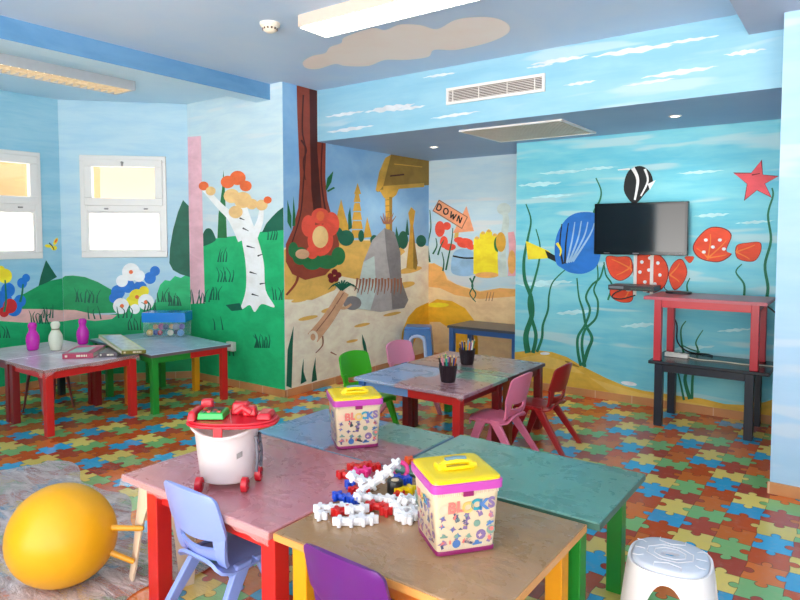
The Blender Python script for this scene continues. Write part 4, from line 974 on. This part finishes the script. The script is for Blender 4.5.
def make_bucket(label, loc, rz):
    t = thing('toy_bucket', label, 'bucket', loc, rz, 'square buckets of building blocks')
    W, H = .113, .216; tp = .096
    def sq(h, e=12, n=64): return [(h * math.copysign(abs(math.cos(2 * PI * k / n)) ** (2 / e), math.cos(2 * PI * k / n)), h * math.copysign(abs(math.sin(2 * PI * k / n)) ** (2 / e), math.sin(2 * PI * k / n))) for k in range(n)]
    def lay(b, rows, mi=0):
        vs = []; n = 64
        for h, z in rows: vs += [(x, y, z) for x, y in sq(h)]
        fs = [(i * n + k, i * n + (k + 1) % n, (i + 1) * n + (k + 1) % n, (i + 1) * n + k) for i in range(len(rows) - 1) for k in range(n)]
        fs += [tuple(range(n))[::-1], tuple(range((len(rows) - 1) * n, len(rows) * n))]
        return b.add(vs, fs, mi, True)
    lay(MB(), [(tp, .008), (tp + .001, .012), (W - .003, H)]).build('body', cream2, t, angle=50)
    lay(MB(), [(tp - .004, 0), (tp + .0025, .001), (tp + .0035, .011), (tp + .002, .014)]).build('base_rim', mag, t, angle=50)
    lay(MB(), [(W + .002, H - .012), (W + .006, H - .012), (W + .007, H + .012), (W + .002, H + .015)]).build('lid_rim', orchid, t, angle=50)
    lay(MB(), [(W + .0015, H + .014), (W + .001, H + .021), (W - .008, H + .025), (W - .02, H + .026)]).build('lid', lidy, t, angle=50)
    b = MB()
    for s in (-1, 1): b.box((s * .052, 0, H + .032), (.03, .05, .016), taper=.8)
    b.tube([(-.055, -.006, H + .032), (-.04, -.006, H + .040), (0, -.006, H + .043), (.04, -.006, H + .040), (.055, -.006, H + .032)], .0095, 8)
    for s in (-1, 1): b.tube([(-.05, s * .03, H + .03), (0, s * .038, H + .033), (.05, s * .03, H + .03)], .006, 6)
    hd = b.build('lid_handle', lidy, t)
    b = MB().tube([(-.035, .0, H + .0495), (0, .0, H + .0525), (.035, .0, H + .0495)], .0065, 8, ry=1.6); b.build('handle_grip', pl('grip', '#6f8c96', .4), hd)
    MB().bx(-.016, .018, -W - .0005, -W + .012, H - .030, H - .0115).build('latch', mag, t, bevel=.001)
    # comb of fine ribs under the lid and above the base
    rc = plain('rib cream', '#d9cdb8', .4)
    xs = [-.1 + k * .0069 for k in range(30)]
    def comb(boxes):
        b = MB()
        for c_, d_ in boxes: b.box(c_, d_)
        b.build('rib_band', rc, t)
    comb([((x, -W + .0035, H - .019), (.0026, .004, .012)) for x in xs if x > .02]); comb([((x, -W + .0035, H - .019), (.0026, .004, .012)) for x in xs if x < -.02]); comb([((-W + .0035, x, H - .019), (.004, .0026, .012)) for x in xs])
    comb([((x * .85, -tp - .0012, .024), (.0024, .003, .010)) for x in xs])
    # printed pictures: plain little toys, and the word
    def fpt(face, u, v, off):                        # u along the face, v height
        h = tp + (W - tp) * (v / H) + off
        return (u, -h, v) if face == 0 else (-h, -u, v)
    rnd = random.Random(4)
    def blob(b, face, u, v, s, mi, kind):
        shapes = [[(-1, -.4), (1, -.4), (1.1, 0), (.5, .1), (.3, .6), (-.4, .6), (-.6, .1), (-1.1, 0)], [(-1, -.2), (-.2, -.3), (0, -1), (.3, -.3), (1, 0), (.3, .3), (0, .9), (-.2, .3)], [(-.5, -1), (.5, -1), (.4, 0), (.7, .3), (.2, .5), (.2, 1), (-.2, 1), (-.2, .5), (-.7, .3), (-.4, 0)], [(math.cos(a) , math.sin(a)) for a in [i * PI / 5 for i in range(10)]]]
        sh = shapes[kind % 4]; ro = rnd.uniform(-.5, .5)
        b.add([fpt(face, u + s * (x * math.cos(ro) - y * math.sin(ro)), v + s * (x * math.sin(ro) + y * math.cos(ro)), .0011 + .0002 * (mi % 3)) for x, y in sh], [tuple(range(len(sh)))], mi)
    mats = [INK[k] for k in ('purple', 'navy', 'mauve', 'blue', 'green', 'red', 'gold', 'peach')]
    b = MB()
    for face in (0, 1):
        for (u, v) in ((-.065, .125), (-.03, .118), (.0, .122), (.035, .128), (.065, .12), (-.066, .095), (-.035, .088), (-.008, .09), (.03, .095), (.06, .092), (-.06, .062), (-.025, .055), (.005, .06), (.035, .055), (.065, .065), (-.062, .035), (-.03, .035), (.0, .036), (.03, .034), (.06, .036)):
            u = u * 1.2 + rnd.uniform(-.006, .006); v += rnd.uniform(-.005, .005); s = rnd.uniform(.011, .017); k = rnd.randrange(4)
            blob(b, face, u, v, s, rnd.randrange(5), k); blob(b, face, u + rnd.uniform(-.004, .004), v + rnd.uniform(-.003, .004), s * .5, rnd.randrange(3, 8), rnd.randrange(4))
        for q in range(16):
            u, v = rnd.uniform(-.085, .085), rnd.uniform(.03, .12); blob(b, face, u, v, rnd.uniform(.005, .009), rnd.randrange(8), rnd.randrange(4))
        if face == 0: blob(b, 0, -.08, .15, .016, 7, 3)
    b.build('printed_pictures', mats, t, fixn=False)
    slope = math.atan((W - tp) / H)
    for face in (0, 1):
        for i, (chh, k, up) in enumerate(zip('BLOCKS', ('red', 'red', 'gold', 'teal', 'blue', 'purple'), (0, .002, -.003, .003, .001, .005))):
            u = (-.052 + i * .0262) if face == 0 else (-.055 + i * .022)
            me = text_mesh(chh, .047 if face == 0 else .036); me.materials.append(INK[k])
            o = bpy.data.objects.new('printed_letter', me); C.objects.link(o); o.parent = t
            o.location = fpt(face, u, .137 + up, .0012); o.rotation_euler = (PI / 2 + slope, 0, 0 if face == 0 else -PI / 2)
    return t
rzb = math.atan2(.146, .127) + math.radians(3)
def bucket_at(px, py): return
bl2 = Vector((-1.027, 1.609, 0)); d1 = Vector((math.cos(rzb), math.sin(rzb), 0)); d2 = Vector((-math.sin(rzb), math.cos(rzb), 0))
cc = bl2 + d1 * .096 + d2 * .096; bk = make_bucket('cream toy bucket with yellow lid near the front on the tan table', (cc.x, cc.y, TZ), rzb)
bl1 = Vector((-1.925, 2.165, 0)); rz1 = rzb - .02
d1 = Vector((math.cos(rz1), math.sin(rz1), 0)); d2 = Vector((-math.sin(rz1), math.cos(rz1), 0)); cc = bl1 + d1 * .096 + d2 * .096
dup(bk, (cc.x, cc.y, TZ), rz1, 'cream toy bucket with yellow lid farther back beside the wheeled tub')

# ------------------------------------------------------------------ loose snap-together blocks
def cross_shape(b, c, r=.0145, arm=.0155, th=.0135, M=None):
    """a four-lobed snap block: ring hub with four knobs"""
    c = Vector(c); pts = []
    n = 8
    for q in range(4):
        a0 = q * PI / 2
        for dx, dy in ((.55, -.42), (1.35, -.40), (1.62, -.2), (1.62, .2), (1.35, .40), (.55, .42)):
            x, y = dx * r, dy * r * 1.15; pts.append((x * math.cos(a0) - y * math.sin(a0), x * math.sin(a0) + y * math.cos(a0)))
    T = Matrix.Translation(c)
    if M is not None: T = T @ M.to_4x4()
    b.prism(pts, -th, th, M=T)
    return b
def chain(n, bend=0.0, step=.040):
    b = MB(); x = y = 0.0; a = -bend * (n - 1) / 2
    pos = []
    for i in range(n): pos.append((x, y, a)); x += step * math.cos(a); y += step * math.sin(a); a += bend
    mx = sum(p[0] for p in pos) / n; my = sum(p[1] for p in pos) / n
    for i, (x, y, a) in enumerate(pos):
        cross_shape(b, (x - mx, y - my, 0), M=Matrix.Rotation(a, 3, 'Z') @ (Matrix.Rotation(PI / 2, 3, 'X') if False else Matrix.Identity(3)))
        if i: 
            q = pos[i - 1]; b.tube([(q[0] - mx, q[1] - my, 0), (x - mx, y - my, 0)], .011, 8)
    return b
bw, br, bb_, bp, bo, by = pl('block white', '#f0eeee', .35), pl('block red', '#cf1e1e', .3), pl('block blue', '#1f4fc8', .3), pl('block pink', '#f0388c', .3), pl('block orange', '#f05a1e', .3), pl('block yellow', '#f0d010', .3)
GRP = 'loose snap-together toy blocks on the tables'
def block(px, py, kind, mat, cname, label, rz=0.0, tilt=(0, 0), lift=0.0):
    p = onz(px, py, TZ + .0142 + lift)
    if kind == 'ring':
        b = MB(); n = 20; b.tube([(.03 * math.cos(2 * PI * i / n), .03 * math.sin(2 * PI * i / n), 0) for i in range(n + 1)], .0095, 8, cap=False)
    else: b = chain(kind, .10 * (1 if rz > 0 else -1) if kind > 2 else 0)
    o = b.build('toy_block', mat, bevel=.0025, loc=(p.x, p.y, p.z + .0))
    o.rotation_euler = (tilt[0], tilt[1], rz); tag(o, label, 'toy block', GRP)
    return o
E_ = [
 (321, 515, 1, bw, 'white single snap block at the left tip of the loose pile', .3, (0, 0), 0),
 (331, 508, 3, bw, 'white chain of snap blocks at the far left of the loose pile', .75, (0, 0), 0),
 (343, 511, 2, br, 'red pair of snap blocks between the two leftmost white chains', .9, (0, 0), 0),
 (342, 497, 2, bb_, 'blue pair of snap blocks on the seam of the mauve and tan tables', .1, (0, 0), 0),
 (353, 500, 1, bb_, 'blue single snap block just right of the blue pair', .5, (0, 0), .004),
 (350, 484, 1, bb_, 'blue single snap block lying on the mauve table below the red pairs', .2, (0, 0), 0),
 (346, 475, 2, br, 'red pair of snap blocks at the upper left edge of the pile', .25, (0, 0), 0),
 (357, 467, 2, br, 'red pair of snap blocks at the rear left of the pile, behind the pink one', .5, (0, 0), 0),
 (372, 466, 2, br, 'red pair of snap blocks behind the tall white stack, rear of the pile', .1, (0, 0), 0),
 (361, 472, 2, bp, 'pink pair of snap blocks left of the white stack in the pile', 1.0, (.2, 0), .006),
 (361, 480, 3, bw, 'white chain of snap blocks slanted over the pink pair', 1.1, (.5, .5), .03),
 (359, 491, 2, br, 'red pair of snap blocks in the middle left of the pile', .4, (0, 0), 0),
 (351, 521, 3, bw, 'white chain of snap blocks nearest the purple chair', .75, (0, 0), 0),
 (366, 519, 2, bw, 'white pair of snap blocks at the front edge of the pile', .6, (0, 0), 0),
 (357, 509, 2, bw, 'white pair of snap blocks behind the front white chain', .85, (0, 0), .014),
 (370, 498, 3, bw, 'white chain of snap blocks across the middle of the pile', .9, (0, .2), .008),
 (376, 481, 4, bw, 'long white chain of snap blocks leaning up in the heart of the pile', 1.1, (.2, -.5), .035),
 (388, 470, 3, bw, 'white chain of snap blocks rising at the rear of the pile', 1.0, (.3, -.55), .035),
 (377, 506, 2, br, 'red pair of snap blocks in the front middle of the pile', .35, (0, 0), .004),
 (386, 511, 1, br, 'red single snap block left of the white chain by the large bucket', .7, (0, 0), 0),
 (397, 508, 4, bw, 'long white chain of snap blocks beside the large bucket', -.55, (0, .12), .012),
 (404, 517, 2, bw, 'white pair of snap blocks at the front end of the long white chain', -.3, (0, 0), .0),
 (402, 497, 2, br, 'red pair of snap blocks tucked behind the long white chain', -.4, (0, 0), .0),
 (413, 512, 2, bw, 'white pair of snap blocks touching the side of the large bucket', -.7, (0, 0), .0),
 (411, 500, 3, bw, 'white chain of snap blocks leaning on the large bucket', 1.4, (.3, .3), .018),
 (400, 470, 'ring', bp, 'pink ring upright at the back of the loose pile', .5, (1.2, .3), .03),
 (402, 479, 2, bb_, 'blue pair of snap blocks behind the black roll', .2, (0, 0), .012),
 (414, 462, 2, bo, 'orange pair of snap blocks at the rear right of the pile', .3, (0, .2), .008),
 (421, 466, 1, bw, 'white single snap block at the rear right beside the orange pair', .2, (0, 0), .0),
 (405, 490, 2, by, 'yellow pair of snap blocks between the black roll and the large bucket', .9, (0, 0), .008),
 (392, 500, 1, bw, 'white single snap block below the black roll', .2, (0, 0), .0),
 (437, 462, 1, br, 'red single snap block peeking out behind the large bucket lid', .2, (0, 0), .0),
]
for px, py, k, mt, lb, rz, tl, lf in E_: block(px, py, k, mt, '', lb, rz, tl, lf)
p = onz(395, 494, TZ)
t = thing('toy_roll', 'black drum-shaped toy piece with beige centre in the loose pile', 'toy', (p.x, p.y, TZ))
MB().lathe([(0, 0), (.028, 0), (.031, .004), (.031, .05), (.028, .055), (.017, .055), (.016, .05), (0, .05)], 24).build('drum', plain('toy black', '#1c1c1e', .3), t)
MB().lathe([(0, .051), (.015, .051), (.015, .056), (.006, .058), (0, .058)], 18).build('centre_cap', pl('toy beige', '#d9c2a0'), t)

# ------------------------------------------------------------------ pencil cups
cupm = plain('dark cup', '#2a1d22', .35)
def cup(px, py, which, cols):
    p = onz(px, py, TZ)
    t = thing('pencil_cup', 'dark brown ribbed cup of coloured pencils, %s of the two' % which, 'cup', (p.x, p.y, TZ), 0, 'pencil cups on the middle tables')
    b = MB().lathe([(0, 0), (.046, 0), (.047, .004), (.062, .112), (.065, .115), (.063, .118), (.058, .112), (.045, .008), (0, .006)], 28)
    b.build('cup_body', cupm, t)
    b = MB()
    for i in range(22):
        a = 2 * PI * i / 22; b.tube([(.0472 * math.cos(a), .0472 * math.sin(a), .006), (.0612 * math.cos(a), .0612 * math.sin(a), .106)], .0016, 4)
    b.build('ribs', cupm, t)
    rnd = random.Random(px)
    for i, (cn, cc) in enumerate(cols):
        a = 2 * PI * i / len(cols) + .3; r0 = .018 + .014 * (i % 3) / 2; r1 = .046 + .006 * rnd.random() - .016 * (i % 3 == 0)
        base_ = Vector((r0 * math.cos(a), r0 * math.sin(a), .009)); L = rnd.uniform(.150, .175); dr = (Vector((r1 * math.cos(a), r1 * math.sin(a), .118)) - base_).normalized()
        e = thing('pencil', '%s pencil standing in the %s dark cup' % (cn, which), 'pencil', Vector((p.x, p.y, TZ)) + base_, 0, 'coloured pencils in the cups')
        q = Vector((0, 0, 1)).rotation_difference(dr).to_euler(); e.rotation_euler = q
        MB().tube([(0, 0, 0), (0, 0, L)], .0062, 6).build('shaft', pl('pencil ' + cn, cc, .35), e)
        MB().tube([(0, 0, L), (0, 0, L + .014)], [.0062, .0014], 6).build('sharpened_tip', plain('pencil wood', '#e2bd8a', .6), e)
PC = [('yellow', '#f0c020'), ('orange', '#f08020'), ('white', '#ece8e0'), ('violet', '#8a4ab0'), ('green', '#3f9a4a'), ('red', '#c8302c'), ('pale blue', '#8ab4d8'), ('black', '#22202a'), ('pink', '#e890a8'), ('turquoise', '#28a098'), ('brown', '#7a4a2a'), ('navy', '#2a3a8a')]
cup(448, 381.5, 'nearer', PC); cup(467, 364, 'farther', PC[3:] + PC[:3])

# ------------------------------------------------------------------ pins, books, toy box on the left tables
def pin(px, py, mat, lb, neck=None, H=.24):
    p = onz(px, py, TZ); t = thing('bowling_pin', lb, 'toy pin', (p.x, p.y, TZ), 0, 'toy bowling pins'); k = H / .205
    prof = [(0, 0), (.030, 0), (.036, .006), (.044, .045), (.047, .075), (.044, .105), (.032, .130), (.024, .145), (.023, .152), (.029, .168), (.031, .180), (.028, .194), (.018, .203), (0, .205)]
    b = MB().lathe([(r * k, z * k) for r, z in prof], 24).build('pin_body', mat, t)
    MB().lathe([(.0238 * k, .144 * k), (.0262 * k, .146 * k), (.0262 * k, .152 * k), (.0238 * k, .154 * k)], 20).build('neck_band', neck or mat, t)
    MB().lathe([(0, -.0), (.031 * k, .0), (.0375 * k, .006), (.0395 * k, .02), (.0405 * k, .021)], 20).build('pin_base', mat, t)
mg = G('pin magenta'); mg.fin(lin('#d428b8'), .2, .5, Alpha=.82); mgm = mg.m
cw = G('pin clear'); cw.fin(lin('#eef0dc'), .15, .5, Alpha=.72); cwm = cw.m
pin(33, 350, mgm, 'magenta plastic bowling pin standing left of the clear pin'); pin(56, 350, cwm, 'clear whitish plastic bowling pin between the two magenta ones', plain('pin band', '#7a7a60', .4), .25); pin(83, 344, mgm, 'magenta plastic bowling pin standing just behind the books', None, .235)
paper = plain('paper', '#d8d0be', .7)
def book(label, o, pu, pv, h, cover, spine, art):
    """o, pu, pv: spine start, spine end and the far side of the lower face, in space"""
    o, pu, pv = Vector(o), Vector(pu), Vector(pv); v = pv - o; d = v.length; v.normalize(); u = pu - o; u -= v * u.dot(v); w = u.length; u.normalize(); n = u.cross(v)
    t = thing('book', label, 'book', o)
    t.rotation_euler = Matrix((u, v, n)).transposed().to_euler()
    MB().bx(.004, w - .004, .004, d - .004, .003, h - .003).build('pages', paper, t)
    cv = MB().bx(0, w, 0, d, 0, .003).bx(0, w, 0, d, h - .003, h).build('cover', cover, t)
    MB().bx(0, w, -.002, .003, 0, h).build('spine', spine, t)
    for (x0, x1, y0, y1, mt) in art: MB().bx(w * x0, w * x1, d * y0, d * y1, h, h + .0006).build('cover_picture', mt, cv)
    for x0, x1 in ((.08, .16), (.45, .58), (.6, .66), (.68, .74), (.76, .8)): MB().bx(w * x0, w * x1, -.0026, -.002, h * .3, h * .72).build('spine_mark', paper, t)
    return t
book('magenta book with pale picture lying at the front of the pins', (-5.136, 2.491, TZ), (-4.98, 2.66, TZ), (-5.42, 2.76, TZ), .040, pl('book pink', '#c43a74'), pl('book crimson', '#a8184a'), [(.1, .75, .15, .75, plain('book art green', '#a8c8b8', .4)), (.55, .95, .8, .97, plain('book art pink', '#f0a0b4', .4))])
book('dark grey boxed book under the tilted green book', (-4.975, 2.70, TZ), (-4.88, 2.805, TZ), (-5.175, 2.89, TZ), .034, plain('book dark', '#55505a', .4), plain('book dark spine', '#4a3f48', .4), [])
q = [onz(121.5, 354.5, TZ + .030), onz(142, 351, TZ + .022), onz(98, 338, TZ + .075)]
book('green edged book with bright silvery cover resting tilted on the dark one', q[0], q[1], q[2], .030, plain('book green', '#8a9a50', .35), plain('book olive', '#6f6a2a', .35), [(.08, .94, .06, .94, plain('book art silver', '#c8d4d0', .15, scale=20, var=.4))])
p = Vector((-5.58, 3.50, 0)); t = thing('toy_box', 'clear plastic toy box with blue band full of small toys', 'box', (-5.50, 3.69, TZ), math.radians(36))
MB().bx(-.20, .20, -.10, .10, 0, .004).bx(-.20, .20, -.10, -.097, .004, .15).bx(-.20, .20, .097, .10, .004, .15).bx(-.20, -.197, -.097, .097, .004, .15).bx(.197, .20, -.097, .097, .004, .15).build('tray', clear_mat('clear blue tint', '#cfe0ee', .12, .06), t)
bb2 = clear_mat('blue band', '#2a8ae0', .9, .15)
MB().bx(-.21, .21, -.11, -.105, .145, .23).bx(-.21, .21, .105, .11, .145, .23).bx(-.21, -.205, -.105, .105, .145, .23).bx(.205, .21, -.105, .105, .145, .23).build('blue_band', bb2, t, bevel=.003)
MB().bx(-.21, .21, -.11, .11, .228, .238).build('lid', bb2, t, bevel=.003)
kinds = [('yellow', '#f0c040'), ('dark blue', '#2040a0'), ('red', '#c83040'), ('teal', '#1f8a8a'), ('cream', '#ecdcb0'), ('black', '#20222a'), ('light blue', '#5a9ad8'), ('green', '#3f8a3a'), ('golden', '#d8a020'), ('magenta', '#c03a8a'), ('navy', '#1a2a5a'), ('amber', '#e0a850'), ('grey', '#8a9098'), ('violet', '#6a4aa0')]
for i, (cn, cc) in enumerate(kinds):
    row, k = divmod(i, 7); x = -.152 + k * .050 + row * .006; r = .033 - .004 * (i % 3); z = TZ + .005 + .033 + row * .058
    q = Matrix.Rotation(math.radians(36), 3, 'Z') @ Vector((x, -.06 + .02 * (i % 2), 0))
    o = MB().ball((0, 0, 0), r, 16).build('toy_ball', pl('toy ' + cn, cc, .3), loc=(-5.50 + q.x, 3.69 + q.y, z))
    tag(o, '%s little ball inside the clear toy box' % cn, 'ball', 'little toys in the clear box')

# ------------------------------------------------------------------ sockets, television and shelves
t = thing('wall_socket', 'white socket box on the green meadow wall beside the left tables', 'socket', (-5.0, YD, .404))
MB().bx(-.05, .05, -.045, -.001, -.045, .045).build('box', pl('socket white', '#e4e2d6'), t, bevel=.005)
MB().bx(-.036, .036, -.049, -.045, -.034, .034).build('face_plate', pl('socket white', '#e4e2d6'), t, bevel=.002)
b = MB()
for s in (-.01, .01): b.tube([(s, -.0495, 0), (s, -.047, 0)], .004, 8)
b.build('pin_holes', plain('dark slot', '#6b5444', .6), t)
blackg = plain('tv black', '#0c0c10', .12, .5, .02); scr = plain('tv screen', '#101216', .06, .6, .02)
t = thing('television', 'flat black television mounted on the sea mural wall', 'television', (-1.552, 5.655, 1.553))
MB().bx(-.39, .39, -.018, .03, -.225, .225).build('casing', blackg, t, bevel=.004)
MB().bx(-.368, .368, -.0195, -.0182, -.195, .205).build('screen', scr, t)
MB().bx(-.30, .30, .03, .05, -.15, .15).build('rear_housing', blackg, t, bevel=.01)
b = MB()
for x in (-.30, -.05, .2, .3): b.bx(x, x + .05, -.0196, -.0182, -.214, -.208)
b.build('bezel_marks', plain('tv grey', '#7a7a80', .4), t)
MB().bx(-.1, .1, .05, .093, -.1, .1).build('wall_bracket', plain('bracket', '#3a3a40', .5), t)
t = thing('shelf_bracket', 'pair of white metal rails holding the black box under the television', 'bracket', (-1.552, YT, 1.0))
for x in (-.055, .085):
    b = MB().bx(x - .014, x + .014, -.012, -.001, -.03, .34).bx(x - .014, x + .014, -.22, -.001, .02, .028); b.build('rail', whitemet, t, bevel=.002)
t = thing('media_player', 'flat black set top box on white rails below the television', 'media player', (-1.575, 5.62, 1.0285))
MB().bx(-.19, .19, -.12, .10, 0, .042).build('casing', plain('player black', '#17181c', .3), t, bevel=.003)
MB().bx(-.18, -.06, -.1215, -.12, .012, .034).build('display', plain('player grey', '#70747a', .3), t)
MB().bx(.0, .17, -.1215, -.12, .012, .022).build('disc_slot', plain('player slot', '#2f4a38', .4), t)
t = thing('router', 'flat black router lying on the red table', 'router', (-1.20, 5.54, 1.0215))
MB().prism(superoval(.10, .06, e=3), 0, .018).build('casing', plain('player black', '#17181c', .3), t, bevel=.004)
b = MB().tube([(-.09, .03, .012), (-.12, .05, .03), (-.125, .055, .045)], .004, 6); b.build('antenna', plain('player black', '#17181c', .3), t)
t = thing('power_strip', 'white power strip lying on the black table', 'power strip', (-1.18, 5.435, .5155), math.radians(-6))
MB().bx(-.09, .09, -.025, .025, 0, .034).build('casing', pl('strip white', '#ece8e0'), t, bevel=.005)
for x in (-.055, -.01, .035): MB().tube([(x, 0, .0335), (x, 0, .0352)], .015, 12).build('socket', plain('strip grey', '#b9b4ac', .5), t)
c1 = MB().tube(smooth([(-1.09, 5.43, .524), (-1.0, 5.40, .5205), (-.85, 5.42, .5205), (-.70, 5.40, .5205), (-.56, 5.44, .5205), (-.485, 5.46, .505), (-.47, 5.5, .40), (-.47, 5.55, .2), (-.46, 5.6, .06)], False, 6), .0045, 6).build('power_cable', pl('cable white', '#e8dfc8'))
tag(c1, 'white power cable running over the black table from the power strip', 'cable')
blkc = plain('cable black', '#15161a', .4)
for pts, lb in (([(-1.3, 5.72, .99), (-1.33, 5.725, .9), (-1.25, 5.72, .75), (-1.24, 5.715, .6), (-1.15, 5.69, .526), (-1.0, 5.66, .523), (-.95, 5.62, .522)], 'black cable hanging behind the left legs of the red table'),
                ([(-.60, 5.72, .95), (-.52, 5.725, .88), (-.47, 5.72, .75), (-.46, 5.715, .6), (-.455, 5.71, .4), (-.46, 5.71, .2), (-.44, 5.70, .08), (-.45, 5.69, .012)], 'black cable hanging at the right end of the stacked tables'),
                ([(-1.70, 5.74, 1.02), (-1.78, 5.735, .98), (-1.80, 5.735, .94), (-1.72, 5.735, .93), (-1.60, 5.735, .97)], 'thin black cable looped below the set top box')):
    o = MB().tube(smooth(pts, False, 6), .006, 6).build('cable', blkc); tag(o, lb, 'cable')

# ------------------------------------------------------------------ light
w = bpy.data.worlds.new('sky'); scene.world = w; w.use_nodes = True
bg = w.node_tree.nodes['Background']; bg.inputs[0].default_value = (1.0, .975, .94, 1); nt = w.node_tree; tc = nt.nodes.new('ShaderNodeTexCoord'); sx = nt.nodes.new('ShaderNodeSeparateXYZ'); mr = nt.nodes.new('ShaderNodeMapRange')
nt.links.new(tc.outputs['Generated'], sx.inputs[0]); nt.links.new(sx.outputs[2], mr.inputs[0])     # extra brightness added below the horizon to light the ceiling, open sky above
mr.inputs[1].default_value = -.12; mr.inputs[2].default_value = .08; mr.inputs[3].default_value = 8.0; mr.inputs[4].default_value = 3.2
nt.links.new(mr.outputs[0], bg.inputs[1])
vs = scene.view_settings
vs.view_transform = 'Standard'; vs.look = 'None'; vs.gamma = 1.0; vs.use_curve_mapping = False; vs.exposure = 0.50
scene.cycles.use_denoising = True
scene.cycles.max_bounces = 10; scene.cycles.diffuse_bounces = 6; scene.cycles.transparent_max_bounces = 12
scene.cycles.sample_clamp_indirect = 6.0
